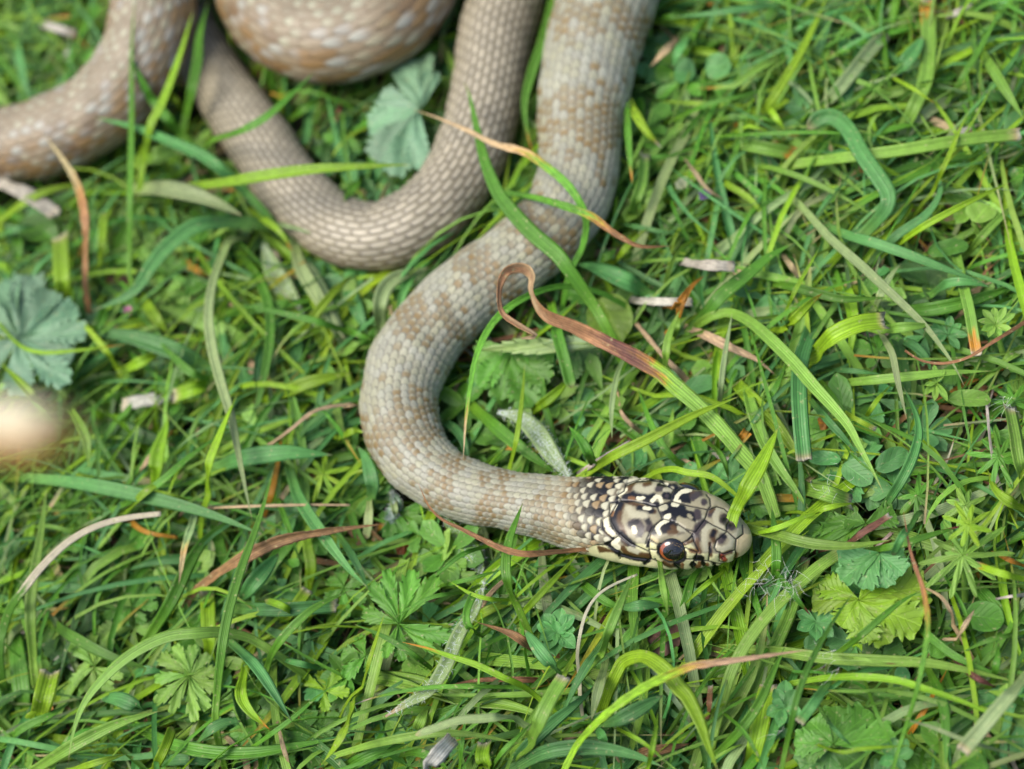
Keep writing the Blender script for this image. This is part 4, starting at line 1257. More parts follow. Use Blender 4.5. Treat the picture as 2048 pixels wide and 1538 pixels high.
# ------------------------------------------------------------------ broad leaves
def leaflet(base, tip, nrm, wid, shape, teeth, col, r, cup=.25, droop=.12, nx=15, K=9):
    """one leaf blade from base to tip (world), its face towards nrm"""
    base, tip = np.asarray(base, float), np.asarray(tip, float); L = np.linalg.norm(tip - base)
    t = (tip - base) / L; s_ = norm(np.cross(t, nrm)); m = np.cross(s_, t)
    n = max(nx, int(6 * teeth + 5)) if teeth else nx
    s = np.linspace(0, 1, n)
    if shape == 'obov': prof = np.interp(s, [0, .1, .3, .55, .75, .9, .97, 1], [.10, .17, .48, .86, 1, .78, .45, .10])
    elif shape == 'spoon': prof = np.interp(s, [0, .1, .3, .55, .75, .9, 1], [.16, .26, .66, 1, .88, .50, .06])
    elif shape == 'lance': prof = np.clip(np.sin(np.pi * np.clip(s, .0, 1)) ** .8, .04, 1)
    elif shape == 'round': prof = np.sqrt(np.clip(1 - (2 * s - 1) ** 2, .01, 1)) ** .9
    elif shape == 'fan': prof = np.interp(s, [0, .2, .5, .8, .93, 1], [.06, .34, .74, 1, .88, .42])
    elif shape == 'needle': prof = np.interp(s, [0, .1, .5, .8, .95, 1], [.45, .8, 1, .9, .55, .05])
    xs = np.linspace(-1, 1, K); X = np.broadcast_to(xs[None], (n, K)).copy()
    hw = np.broadcast_to((wid * .5 * prof)[:, None], (n, K)).copy(); sh = np.zeros((n, K))
    if teeth:
        q = np.clip((s - .38) / .62, 0, 1); saw = np.mod(q * teeth, 1.0)
        notch = np.where(q > 0, (saw - .5), 0) * smooth((q) / .12)
        e = np.abs(xs) ** 3
        hw *= 1 + .5 * notch[:, None] * e[None]
        sh = (notch[:, None] * e[None]) * (L * .09)
    Y = (s * L)[:, None] + sh - (np.abs(xs) ** 2)[None] * 0
    Zc = cup * (np.abs(X) ** 1.5) * hw - droop * L * (s[:, None] ** 2) + .02 * L * np.sin(X * 4 + s[:, None] * 9 + r.random() * 6)
    V = base + t * Y[..., None] + s_ * (X * hw)[..., None] + m * Zc[..., None]
    idx = np.arange(n * K).reshape(n, K)
    F = np.stack([idx[:-1, :-1], idx[:-1, 1:], idx[1:, 1:], idx[1:, :-1]], -1).reshape(-1, 4)
    c = np.broadcast_to(np.asarray(col), (n, K, 3)).copy() * (.92 + .16 * r.random())
    ed = (np.abs(X) > .97) | (s[:, None] > .985)
    c = np.where(ed[..., None], c * 1.15 + .015, c)
    uvw = np.stack([X, np.broadcast_to(s[:, None], (n, K)), np.full((n, K), r.random())], -1)
    return V.reshape(-1, 3), F, c.reshape(-1, 3), uvw.reshape(-1, 3)

def tube(P, rad, col, seed=.5, k=6):
    P = np.asarray(P, float); n = len(P); t = norm(np.gradient(P, axis=0)); a = norm(np.cross(t, [0.3, .2, 1.0])); b = np.cross(t, a)
    az = np.arange(k) / k * 2 * np.pi; rad = np.broadcast_to(np.asarray(rad, float), (n,))
    V = P[:, None] + rad[:, None, None] * (np.cos(az)[None, :, None] * a[:, None] + np.sin(az)[None, :, None] * b[:, None])
    idx = np.arange(n * k).reshape(n, k); j = np.roll(idx, -1, 1)
    F = np.stack([idx[:-1], j[:-1], j[1:], idx[1:]], -1).reshape(-1, 4)
    cap = np.vstack([[idx[0][::-1][:4] if k == 4 else [idx[0][3], idx[0][2], idx[0][1], idx[0][0]]], [[idx[-1][0], idx[-1][1], idx[-1][2], idx[-1][3]]]])
    uvw = np.stack([np.broadcast_to(np.cos(az)[None], (n, k)), np.broadcast_to((np.arange(n) * 1.0)[:, None], (n, k)), np.full((n, k), seed)], -1)
    return V.reshape(-1, 3), np.vstack([F, cap]), np.broadcast_to(np.asarray(col), (n * k, 3)), uvw.reshape(-1, 3)

CLEAR = []
def plant(name, label, cat, cpx, zc, leaves, colk, shape, teeth, tilt=(0, 0), part='leaflet', stem=True, dz=0.0, cup=.25, droop=.12, mat=None, group=None, seed=0, colf=1.0):
    """leaves: list of (tip x, tip y, width px [, tip height offset mm])"""
    r = np.random.default_rng(5000 + seed + int(cpx[0]) * 7 + int(cpx[1]))
    c = un(cpx[0], cpx[1], zc); root = empty(name, (c[0], c[1], 0)); tag(root, label, cat, group)
    o0 = np.array([c[0], c[1], 0])
    nrm0 = norm(np.array([0, 0, 1.0]) + RV * tilt[0] + UV_ * tilt[1] + norm(CAM - c) * .35)
    CLEAR.append((cpx[0], cpx[1], np.mean([math.hypot(L[0] - cpx[0], L[1] - cpx[1]) for L in leaves]) * .85, zc))
    for L in leaves:
        tipz = zc + dz + (L[3] * MM if len(L) > 3 else 0) + (r.random() - .5) * .0012
        b0 = c
        if len(L) > 5: b0 = un(L[4], L[5], zc)
        tp = un(L[0], L[1], max(tipz, .002)); w_ = L[2] * mpp(tp) * (.74 if shape == 'obov' and teeth else 1)
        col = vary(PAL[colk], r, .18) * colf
        V, F, cc, uvw = leaflet(b0 + (tp - b0) * .02, tp, norm(nrm0 + (r.random(3) - .5) * .35), w_, shape, teeth, col, r, cup, droop)
        obj(part, mesh(part, V - o0, F, cc, uvw), mat or M_LEAF, root)
    if stem:
        a = r.random() * 6.28; e = o0 + np.array([math.cos(a), math.sin(a), 0]) * .005
        P = crom([e + [0, 0, .0005], o0 * .5 + e * .5 + [0, 0, zc * .45], c - [0, 0, .0002]], 8)
        V, F, cc, uvw = tube(P, np.linspace(.0006, .0004, 8), PAL['l'])
        obj('stem', mesh('stem', V - o0, F, cc, uvw), M_LEAF, root)
    return root

def fan(cx, cy, spec):
    return [(cx + r_ * math.cos(math.radians(a)), cy - r_ * math.sin(math.radians(a)), w_) for a, r_, w_ in spec]
def T(t, x, y): return (TILE[t][0] + x * TS, TILE[t][1] + y * TS)
def tl(t, pts): return [T(t, x, y) + (w_ * TS,) for x, y, w_ in pts]

plant('cinquefoil_leaf', 'large seven-fingered toothed green leaf standing free below the neck', 'leaf', T(8, 345, 690), .012,
      tl(8, [(260, 355, 120), (430, 360, 150), (575, 400, 150), (655, 775, 150), (555, 850, 90), (360, 900, 125), (255, 880, 100), (120, 620, 130), (165, 440, 120)]), 'g', 'obov', 4, dz=.001, colf=1.15)
plant('cinquefoil_leaf', 'fan-shaped cinquefoil leaf with notched tips under the wide light green arch', 'leaf', T(7, 1110, 990), .010,
      tl(7, [(1120, 800, 100), (1010, 800, 100), (900, 860, 110), (890, 1010, 100), (890, 1150, 120), (990, 1210, 90), (1130, 1255, 110), (1220, 1200, 100), (1280, 1080, 110), (1280, 960, 100), (1220, 860, 90)]), 'l', 'obov', 3)
plant('cinquefoil_leaf', 'cinquefoil leaf beside the stubby torn lime stalk', 'leaf', T(7, 550, 940), .009,
      tl(7, [(380, 760, 130), (520, 730, 120), (650, 770, 110), (400, 1040, 120), (520, 1110, 100), (650, 1090, 100), (710, 1000, 90)]), 'l', 'obov', 3)
plant('cinquefoil_leaf', 'small cinquefoil leaf between the white arching straw and the brown withered blade', 'leaf', T(7, 770, 590), .008,
      tl(7, [(800, 380, 140), (890, 370, 120), (930, 480, 110), (920, 580, 90), (840, 680, 90), (700, 700, 110), (580, 660, 90), (560, 600, 80)]), 'g', 'obov', 3)
plant('cinquefoil_leaf', 'cinquefoil leaf below the seven-fingered leaf', 'leaf', T(8, 150, 880), .009,
      tl(8, [(0, 860, 140), (20, 1000, 130), (190, 970, 110), (100, 750, 110), (230, 880, 100)]), 'g', 'obov', 3, seed=3)
plant('cinquefoil_leaf', 'cinquefoil leaf just below the throat', 'leaf', T(8, 590, 350), .008,
      tl(8, [(560, 220, 100), (660, 190, 100), (740, 330, 120), (820, 440, 110), (420, 380, 120), (350, 420, 80)]), 'l', 'obov', 3)
plant('cinquefoil_leaf', 'cinquefoil leaf outside the neck bend below the bend', 'leaf', T(8, 330, 30), .007,
      tl(8, [(270, 190, 110), (390, 180, 110), (480, 90, 100), (230, 80, 100), (500, 10, 90)]), 'g', 'obov', 2)
plant('cinquefoil_leaf', 'cinquefoil leaf against the big seven-fingered leaf', 'leaf', T(8, 20, 480), .008,
      tl(8, [(10, 350, 120), (130, 430, 110), (140, 560, 110), (30, 650, 110), (-90, 560, 110), (-80, 420, 100)]), 'g', 'obov', 3)
plant('cinquefoil_leaf', 'small bright leaf with lobed tips beside the curled lime leaf', 'leaf', T(7, 1900, 1080), .008,
      tl(7, [(1760, 1000, 90), (1880, 950, 110), (1990, 960, 100), (2040, 1090, 100), (1900, 1200, 90)]), 'y', 'obov', 3)
plant('cinquefoil_leaf', 'cinquefoil leaf under the papery white blade end', 'leaf', T(4, 770, 880), .006,
      tl(4, [(700, 800, 90), (790, 780, 90), (860, 970, 90), (740, 1020, 110), (690, 940, 80)]), 'g', 'obov', 2)
plant('cinquefoil_leaf', 'cinquefoil leaf in the turf above the winding pale blade', 'leaf', T(4, 960, 220), .006,
      tl(4, [(800, 130, 110), (900, 90, 100), (1060, 180, 110), (1100, 280, 120), (980, 350, 110), (700, 270, 110), (800, 400, 110)]), 'l', 'obov', 3)
plant('cinquefoil_leaf', 'cinquefoil leaf beside the cut lime stalk', 'leaf', T(1, 830, 1430), .006,
      tl(1, [(640, 1400, 100), (720, 1310, 100), (900, 1380, 110), (850, 1520, 120), (690, 1500, 120), (960, 1460, 100)]), 'l', 'obov', 3)
plant('lobed_leaf', 'yellow-green lobed leaf with pale torn edges and veins ahead of the snake', 'leaf', T(9, 1080, 550), .011,
      tl(9, [(800, 545, 170), (850, 440, 170), (1250, 400, 210), (1490, 450, 250), (1440, 690, 240), (1260, 790, 200), (1120, 790, 200), (980, 700, 170)]), 'y', 'fan', 4, cup=.1, colf=.9)
plant('lobed_leaf', 'mid green toothed leaf drooping over the yellow-green lobed leaf', 'leaf', T(9, 1205, 275), .014,
      tl(9, [(960, 330, 170), (970, 420, 150), (1090, 470, 170), (1240, 470, 130), (1340, 390, 150), (1350, 290, 120)]), 'b', 'fan', 3, cup=.15)
plant('lobed_leaf', 'dark lobed leaf with rounded teeth ahead of the snake', 'leaf', T(9, 930, 1395), .010,
      tl(9, [(700, 1380, 170), (790, 1250, 180), (950, 1160, 170), (1150, 1190, 220), (1290, 1330, 220), (760, 1450, 130)]), 'g', 'fan', 3, cup=.1)
plant('lobed_leaf', 'dark lobed leaf hanging below another lobed leaf ahead of the snake', 'leaf', T(9, 920, 1410), .008,
      tl(9, [(740, 1538, 200), (900, 1580, 200), (1110, 1510, 220)]), 'k', 'fan', 3, cup=.1, seed=4, colf=1.3)
plant('lobed_leaf', 'green leaf with browned tip beside the blade pointing out from the snout', 'leaf', T(9, 1120, 100), .009,
      tl(9, [(640, 220, 180), (760, 90, 170), (1000, 70, 150), (1300, 40, 160), (900, 190, 160)]), 'g', 'fan', 4)
plant('lobed_leaf', 'dark lobed leaf under the long light green blades ahead of the snake', 'leaf', T(9, 1220, 860), .007,
      tl(9, [(1150, 980, 200), (1350, 960, 200), (1100, 860, 170), (1330, 800, 170)]), 'k', 'fan', 3, colf=1.2)
plant('ladys_mantle_leaf', "blue-green lady's mantle leaf with scalloped toothed lobes", 'leaf', T(4, 110, 500), .014,
      tl(4, [(0, 120, 200), (170, 95, 210), (300, 200, 210), (440, 300, 190), (490, 440, 170), (400, 610, 190), (370, 740, 180), (110, 820, 190), (-80, 640, 200), (-130, 330, 200)]), 'a', 'fan', 5, cup=.3, colf=.9)
plant('ladys_mantle_leaf', 'pale blue-green lobed leaf inside the tail bend with browned edge', 'leaf', T(2, 465, 650), .011,
      tl(2, [(455, 300, 190), (350, 340, 150), (215, 540, 150), (150, 720, 190), (170, 900, 190), (300, 1000, 180), (440, 960, 150), (540, 390, 120)]), 'a', 'fan', 5, cup=.15, colf=1.1)
plant('ladys_mantle_leaf', 'green toothed leaf with pale folded edge inside the neck bend', 'leaf', T(5, 1010, 560), .010,
      tl(5, [(790, 620, 200), (800, 760, 180), (930, 840, 190), (1100, 880, 200), (1200, 750, 190), (1240, 620, 180)]), 'g', 'fan', 5, cup=.2)
plant('ladys_mantle_leaf', 'pale woolly-edged leaf strip lying over the folded leaf inside the neck bend', 'leaf', T(5, 1540, 540), .013,
      tl(5, [(1180, 530, 90), (800, 560, 90)]), 'p', 'lance', 6, cup=.5, stem=True, colf=1.15, droop=.02)
plant('ladys_mantle_leaf', 'toothed dark leaf beside the cream hooked stem inside the neck bend', 'leaf', T(5, 1400, 560), .008,
      tl(5, [(1330, 720, 150), (1480, 650, 160), (1560, 590, 140)]), 'k', 'fan', 4, colf=1.2)
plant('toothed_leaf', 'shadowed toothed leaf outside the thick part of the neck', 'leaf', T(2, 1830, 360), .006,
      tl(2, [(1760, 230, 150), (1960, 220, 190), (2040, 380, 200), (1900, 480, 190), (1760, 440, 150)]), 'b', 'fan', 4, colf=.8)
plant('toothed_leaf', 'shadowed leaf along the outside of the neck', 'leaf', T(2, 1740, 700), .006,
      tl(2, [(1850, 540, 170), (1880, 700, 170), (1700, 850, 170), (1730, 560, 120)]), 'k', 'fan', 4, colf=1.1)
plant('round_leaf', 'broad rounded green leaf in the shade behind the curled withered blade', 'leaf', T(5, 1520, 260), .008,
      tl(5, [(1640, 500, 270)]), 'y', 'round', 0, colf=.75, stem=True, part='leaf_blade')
for i, (t_, a, b, wd, ck, lab) in enumerate([
  (6, (1180, 1270), (1365, 1150), 130, 'b', 'oval blue-green leaf with brown rim inside the sickle-shaped blade'),
  (6, (980, 1210), (780, 1190), 90, 'b', 'narrow oval leaf at the foot of the strap blade'),
  (6, (990, 1230), (1150, 1340), 150, 'b', 'curled oval leaf with browned white margin beside the sickle-shaped blade'),
  (6, (1600, 850), (1855, 850), 110, 'l', 'pale oval leaf hanging below the stonecrop sprig'),
  (6, (60, 800), (250, 740), 120, 'b', 'rounded blue-green leaf under the withered-tipped blade'),
  (6, (1880, 1060), (2040, 1120), 110, 'g', 'oval leaf beside the torn fibrous stalk'),
  (9, (1500, 880), (1600, 800), 110, 'g', 'small oval leaf by the rusty-tipped tall blade'),
  (9, (1290, 1000), (1380, 980), 100, 'b', 'small round leaf below the long light green blades'),
  (9, (760, 830), (860, 790), 110, 'b', 'rounded leaflet under the long blades ahead of the snake'),
  (9, (1700, 640), (1930, 660), 190, 'g', 'round leaf in the shade behind the yellow-green lobed leaf'),
  (1, (110, 1300), (320, 1370), 180, 'g', 'rounded leaf in the shade beside the dry orange blade'),
  (5, (760, 1040), (920, 1080), 150, 'g', 'rounded dark leaf tucked inside the neck bend'),
  (3, (0, 420), (120, 420), 170, 'b', 'rounded leaf near the thick part of the neck'),
  (3, (180, 400), (330, 380), 160, 'b', 'blurred rounded blue-green leaf between the neck and the far pale blades'),
  (3, (1750, 1300), (1840, 1190), 180, 'l', 'pale broad leaf beyond the slanting sage blade'),
  (3, (1480, 1480), (1720, 1420), 110, 'g', 'oval leaf under the slanting sage blade'),
]):
    c0, c1 = T(t_, *a), T(t_, *b)
    plant('oval_leaf', lab, 'leaf', c0, .0085, [(c1[0], c1[1], wd * TS)], ck, 'round', 0, part='leaf_blade', seed=i)

# stonecrop-like sprigs: small fleshy leaves packed around a stem tip
def rosette(cx, cy, zc, spec, colk, label, name='stonecrop', seed=0, colf=1.0):
    return plant(name, label, 'stonecrop', (cx, cy), zc, fan(cx, cy, spec), colk, 'spoon', 0, part='leaf', dz=.0008, cup=.45, droop=.05, seed=seed, colf=colf)
rosette(*T(8, 1270, 740), .011, [(80, 50, 34), (125, 46, 30), (45, 48, 32), (160, 44, 26), (10, 36, 30), (200, 38, 26), (-40, 46, 36), (-95, 46, 36), (240, 40, 30), (100, 24, 20), (20, 22, 18), (-100, 20, 16)], 'b', 'small fleshy blue-green rosette below the throat', colf=1.15)
rosette(*T(6, 1880, 420), .013, [(60, 42, 16), (95, 36, 16), (130, 40, 16), (30, 46, 16), (165, 36, 15), (200, 30, 15), (-20, 36, 16), (-70, 28, 15), (240, 28, 14), (80, 20, 10)], 'l', 'light green stonecrop sprig with finger-like leaves by the snapped lime blade')
rosette(*T(6, 1600, 480), .009, [(80, 40, 18), (120, 36, 17), (40, 36, 17), (170, 40, 18), (0, 40, 18), (210, 30, 16), (-50, 36, 18)], 'b', 'blue-green stonecrop sprig in the shade behind the sage blade')
rosette(*T(6, 1540, 760), .011, [(100, 38, 12), (140, 34, 12), (60, 30, 12), (190, 26, 12), (220, 34, 14), (-60, 40, 14), (-100, 36, 14)], 'l', 'pale stonecrop sprig with short leaves at the tip of the sage blade')
rosette(*T(9, 650, 1180), .011, [(90, 56, 34), (120, 44, 26), (60, 42, 28), (200, 40, 30), (-20, 34, 26), (-70, 36, 28), (250, 40, 26), (150, 30, 20)], 'b', 'stonecrop sprig with pointed leaves between the long slanting blades', seed=2)
rosette(*T(9, 1300, 1470), .010, [(100, 42, 26), (60, 44, 26), (140, 40, 24), (20, 36, 26), (200, 36, 24), (-60, 30, 20)], 'b', 'stonecrop sprig beside the dark lobed leaves', seed=5)
rosette(*T(9, 830, 680), .009, [(150, 44, 26), (200, 40, 28), (80, 36, 26), (20, 38, 28), (-40, 44, 32), (-90, 36, 28)], 'b', 'stonecrop sprig by the crimson-tipped sheath', seed=6)
rosette(*T(9, 60, 520), .007, [(150, 44, 30), (60, 44, 26), (-20, 50, 28), (240, 40, 28)], 'k', 'shaded stonecrop sprig under the jaw', seed=8, colf=1.2)
rosette(*T(5, 1990, 1290), .008, [(80, 40, 30), (140, 40, 28), (20, 42, 30), (-60, 44, 34), (220, 36, 28)], 'b', 'shaded stonecrop sprig behind the crown', seed=9)
rosette(*T(6, 330, 1330), .008, [(80, 46, 30), (140, 50, 32), (20, 42, 30), (-60, 44, 34), (220, 46, 30)], 'b', 'stonecrop sprig under the wide lime blade behind the snout', seed=10)
# bedstraw: whorls of needle leaves
def bedstraw(cx, cy, zc, rad, nl, colk, label, seed=0, w_=12, a0=0):
    r = np.random.default_rng(seed)
    spec = [(a0 + 360 * k / nl + (r.random() - .5) * 14, rad * (.78 + .4 * r.random()), w_) for k in range(nl)]
    spec += [(a0 + 20 + 360 * k / 5 + (r.random() - .5) * 20, rad * .42, w_ * .9) for k in range(5)]
    return plant('bedstraw', label, 'bedstraw', (cx, cy), zc, fan(cx, cy, spec), colk, 'needle', 0, part='leaf', dz=-.001, cup=-.3, droop=.10, seed=seed)
bedstraw(*T(9, 1690, 290), .015, 92, 10, 'l', 'needle-leaved bedstraw whorl with long spread leaves ahead of the snake', 1, 13, 5)
bedstraw(*T(9, 1720, 110), .019, 52, 8, 'y', 'young bedstraw whorl tip just above the widest bedstraw whorl', 7, 11, 30)
bedstraw(*T(6, 1900, 1190), .012, 66, 9, 'g', 'bedstraw whorl below the torn fibrous stalk', 2, 12, 15)
bedstraw(*T(6, 1420, 1420), .010, 50, 8, 'g', 'bedstraw whorl inside the sickle-shaped blade', 3, 11, 0)
bedstraw(*T(6, 1700, 1480), .011, 48, 8, 'l', 'bedstraw whorl between two larger bedstraw whorls', 4, 12, 20)
bedstraw(*T(4, 1890, 1290), .010, 52, 9, 'y', 'lime needle-leaved whorl outside the neck bend', 5, 10, 10)
bedstraw(*T(3, 760, 560), .008, 40, 9, 'b', 'blurred needle-leaved whorl beyond the neck', 6, 12, 10)
bedstraw(*T(6, 1980, 860), .009, 40, 8, 'g', 'bedstraw whorl under the stonecrop sprig', 8, 10, 10)

# woolly leaves: a leaf and its down
def woolly(pts, wpx, zc, colk, label, tipc=None, seed=0, whiteness=1.0):
    r = np.random.default_rng(seed); px = crom(np.array(pts), 30); z = zc + .002 * np.sin(np.linspace(0, np.pi, 30)); z = lift(px, z, .0003); P = un(px[:, 0], px[:, 1], z)
    W = profile('e', 30) * wpx * mpp(P); W = np.maximum(W, .0004)
    cols = np.broadcast_to(PAL[colk], (30, 3)).copy()
    if tipc: f = smooth((np.linspace(0, 1, 30) - .86) / .1)[:, None]; cols = cols * (1 - f) + PAL[tipc] * f
    nrm = norm(np.array([0, 0, 1.0]) * .6 + norm(CAM - P) * .6)
    V, F, col, uvw = ribbon(P, W, nrm, .5, .0003, cols, r.random(), True)
    o0 = np.array([P[0][0], P[0][1], 0]); root = empty('woolly_leaf', o0); tag(root, label, 'leaf')
    obj('leaf_blade', mesh('leaf_blade', V - o0, F, col, uvw), M_LEAF, root)
    Vs, Fs, n0 = [], [], 0
    for k in range(int(800 * whiteness)):
        i = r.integers(1, 29); x = (r.random() - .5) * 2; t = norm(P[min(i + 1, 29)] - P[i - 1]); s = norm(np.cross(t, nrm[i])); m = np.cross(s, t)
        a = P[i] + s * x * W[i] * .5 + m * .0001; d = norm(t * (r.normal() * .9) + s * (x * .5 + r.normal() * .7) + m * (.05 + .15 * r.random())); L = (.0004 + .0007 * r.random() ** 2)
        b = a + d * L; b = b + m * (-.0004); wv = norm(np.cross(d, m + .01)) * .000016
        mid = (a + b) / 2 + m * .0002
        Vs += [a - wv, a + wv, mid - wv, mid + wv, b - wv * .3, b + wv * .3]; Fs += [[n0, n0 + 1, n0 + 3, n0 + 2], [n0 + 2, n0 + 3, n0 + 5, n0 + 4]]; n0 += 6
    Vs = np.array(Vs) - o0
    d = obj('down', mesh('down', Vs, np.array(Fs), np.broadcast_to(lin((214, 224, 220)) * ALB, (len(Vs), 3)), np.zeros((len(Vs), 3))), M_DRY, root); tag(d, kind='stuff')
woolly([T(5, 920, 930), T(5, 1050, 960), T(5, 1150, 1050), T(5, 1240, 1180), T(5, 1350, 1320)], 40, .011, 'p', 'woolly white-downed leaf inside the neck bend behind the crown', None, 1, .9)
woolly([T(8, 850, 420), T(8, 800, 590), T(8, 700, 740), T(8, 620, 930), T(8, 520, 1080), T(8, 400, 1150), T(8, 265, 1232)], 30, .012, 'p', 'long woolly pale leaf with tan tip beside the seven-fingered leaf', 'd', 2, .35)
woolly([T(8, 600, 60), T(8, 700, 180), T(8, 790, 280), T(8, 830, 420)], 36, .006, 'l', 'woolly green leaf under the throat', None, 3, .6)
woolly([T(4, 1540, -60), T(4, 1600, 100), T(4, 1700, 270), T(4, 1780, 400)], 44, .007, 'p', 'downy pale leaf beside the tail bend', None, 4, .5)
woolly([T(5, 300, 1390), T(5, 330, 1460), T(5, 300, 1530), T(5, 270, 1600)], 22, .006, 'b', 'downy blue-green leaf below the neck bend', None, 5, .6)

# withered bits
def withered(cx, cy, rad, zc, label, colr, seed):
    r = np.random.default_rng(seed); c = un(cx, cy, zc); A, K = 26, 7
    az = np.linspace(0, 2 * np.pi, A, endpoint=False); q = np.linspace(0, 1, K)
    Q, Az = np.meshgrid(q, az, indexing='ij'); R = rad * mpp(c) * (1 + .16 * np.sin(Az * 3 + 1) + .08 * np.sin(Az * 8)) * Q
    n_ = norm(np.array([0, 0, 1.0]) + norm(CAM - c)); s = norm(np.cross(n_, RV)); u = np.cross(s, n_)
    H = rad * mpp(c) * (.22 * np.sin(Az * 5 + Q * 3) * Q + .18 * np.sin(Az * 2) * Q ** 2 - .3 * Q ** 2)
    V = c + u * (R * np.cos(Az))[..., None] + s * (R * np.sin(Az))[..., None] + n_ * H[..., None]
    idx = np.arange(K * A).reshape(K, A); j = np.roll(idx, -1, 1); F = np.stack([idx[:-1], idx[1:], j[1:], j[:-1]], -1).reshape(-1, 4)
    o0 = np.array([c[0], c[1], 0])
    uvw = np.stack([Q * np.sin(Az * 3), Q, np.full(Q.shape, .2)], -1)
    col = lin(colr) * ALB * (.8 + .3 * np.sin(Az * 4 + Q * 2)[..., None] * .5)
    o = obj('withered_leaf', mesh('withered_leaf', V.reshape(-1, 3) - o0, F, col.reshape(-1, 3), uvw.reshape(-1, 3)), M_LEAF); o.location = o0; tag(o, label, 'leaf')
withered(*T(8, 1890, 760), 36, .008, 'pinkish brown withered rounded leaf below the jaw', (172, 128, 112), 1)
withered(*T(5, 1560, 1100), 44, .006, 'tan dead leaf scrap in the shade behind the crown', (150, 112, 70), 2)
withered(*T(7, 600, 210), 24, .007, 'pink-brown dead leaf scrap under the white arching straw', (150, 90, 78), 3)
withered(*T(8, 370, 220), 20, .005, 'orange dead leaf scrap below the neck bend', (176, 96, 34), 4)
withered(*T(4, 690, 190), 26, .006, 'reddish dead leaf scrap beside the cut lime stalk', (150, 100, 80), 5)
withered(*T(6, 880, 990), 14, .008, 'small orange leaf scrap under the arched pale-ribbed blade', (206, 140, 40), 6)
withered(*T(9, 330, 470), 16, .007, 'orange-brown scrap just in front of the jaw', (190, 130, 50), 7)

# torn white plant fibres in front of the snout (too fine to count)
def fibres():
    r = np.random.default_rng(5); Vs, Fs, n0 = [], [], 0
    spots = [(T(9, 560, 400), 150, 46), (T(9, 700, 460), 80, 40), (T(9, 930, 880), 90, 16), (T(6, 1960, 850), 40, 14), (T(6, 950, 1340), 110, 18), (T(9, 600, 1290), 60, 8)]
    for (cx, cy), sp, cnt in spots:
        cnt = int(cnt * .7)
        for k in range(cnt):
            a = np.array([cx, cy]) + r.normal(size=2) * sp * TS * .45; th = r.normal() * .8 + 2.6; L = (30 + 80 * r.random()) * TS * 1.3
            s = np.linspace(0, 1, 9); bend = r.normal() * .9
            x = a[0] + np.cumsum(np.cos(th + bend * s)) * L / 9; y = a[1] + np.cumsum(np.sin(th + bend * s)) * L / 9
            z = .0135 + .0035 * r.random() + .002 * np.sin(s * 3 + r.random() * 6); P = un(x, y, z)
            if (tube_gap(P) < .0002).any(): continue
            V, F, _, _ = tube(P, .000026 * (1.1 - .7 * s), (1, 1, 1), k=4)
            Vs.append(V); Fs.append(F + n0); n0 += len(V)
    V = np.vstack(Vs); o = obj('plant_fibres', mesh('plant_fibres', V, np.vstack(Fs), np.broadcast_to(lin((226, 228, 214)) * ALB, (len(V), 3)), np.zeros((len(V), 3))), M_DRY)
    tag(o, "tangle of torn white plant fibres in front of the snake's snout", 'fibres', kind='stuff')
fibres()

# pale dry stalk reaching up close to the lens, rooted outside the view
def near_stalk():
    tipP = un(116, 862, .166); rootP = un(-420, 900, 0.0)
    P = crom([rootP, un(-400, 885, .06), un(-300, 872, .105), un(-130, 864, .145), un(10, 862, .162), tipP], 40)
    s = np.linspace(0, 1, 40); W = np.interp(s, [0, .6, .9, .97, 1], [.0022, .0030, .0036, .0036, .0022])
    cols = PAL['s'] * np.ones((40, 1)) * 1.15; f = np.exp(-((s - .85) / .1) ** 2)[:, None] * .5; cols = cols * (1 - f) + PAL['o'] * f
    V, F, cc, uvw = tube(P, W / 2 * 1.1, (1, 1, 1), k=10); low = ((V.reshape(40, 10, 3) - P[:, None]) @ UV_ < -.0002)[..., None]
    col = np.where(low, lin((216, 160, 84)) * ALB * 1.1, PAL['s'] * 1.1).reshape(-1, 3)
    o0 = np.array([rootP[0], rootP[1], 0]); o = obj('dry_stalk', mesh('dry_stalk', V - o0, F, col, uvw), M_DRY); o.location = o0
    tag(o, "out-of-focus cream and orange dry stalk end in front of the lady's mantle leaf", 'stalk')
near_stalk()

# small purple bud and pink petals
def bud(cx, cy, rad, zc, colr, label, seed):
    r = np.random.default_rng(seed); c = un(cx, cy, zc); o0 = np.array([c[0], c[1], 0]); root = empty('flower_bud', o0); tag(root, label, 'flower bud')
    for k in range(7):
        a = k * 2.4; d = norm(np.array([math.cos(a), math.sin(a), .4 + r.random()])); L = rad * mpp(c)
        V, F, cc, uvw = leaflet(c, c + d * L, norm(np.array([0, 0, 1.0]) - d * .3), L * .8, 'round', 0, lin(colr) * ALB, r, nx=7, K=5)
        obj('petal', mesh('petal', V - o0, F, cc, uvw), M_LEAF, root)
    V, F, cc, uvw = tube(crom([o0 + [.002, 0, 0], o0 + [0, 0, zc * .5], c], 6), .0003, PAL['l']); obj('stem', mesh('stem', V - o0, F, cc, uvw), M_LEAF, root)
bud(*T(3, 190, 1150), 18, .010, (120, 104, 150), 'small faded purple bud beside the neck', 1)
bud(*T(4, 755, 345), 13, .009, (196, 120, 160), 'tiny pink bud between the cut lime stalk and the winding pale blade', 2)
bud(*T(3, 60, 1090), 20, .010, (170, 180, 140), 'pale green bud cluster beside the neck', 3)

# ------------------------------------------------------------------ turf: what nobody could count
def bounds():
    c = un(np.array([-150, 2200, -150, 2200]), np.array([-150, -150, 1690, 1690]), 0.0)
    return c[:, 0].min(), c[:, 0].max(), c[:, 1].min(), c[:, 1].max()
BX = bounds()
def in_view(P, m=160):
    X, Y = proj(P); return (X > -m) & (X < 2048 + m) & (Y > -m) & (Y < 1538 + m)

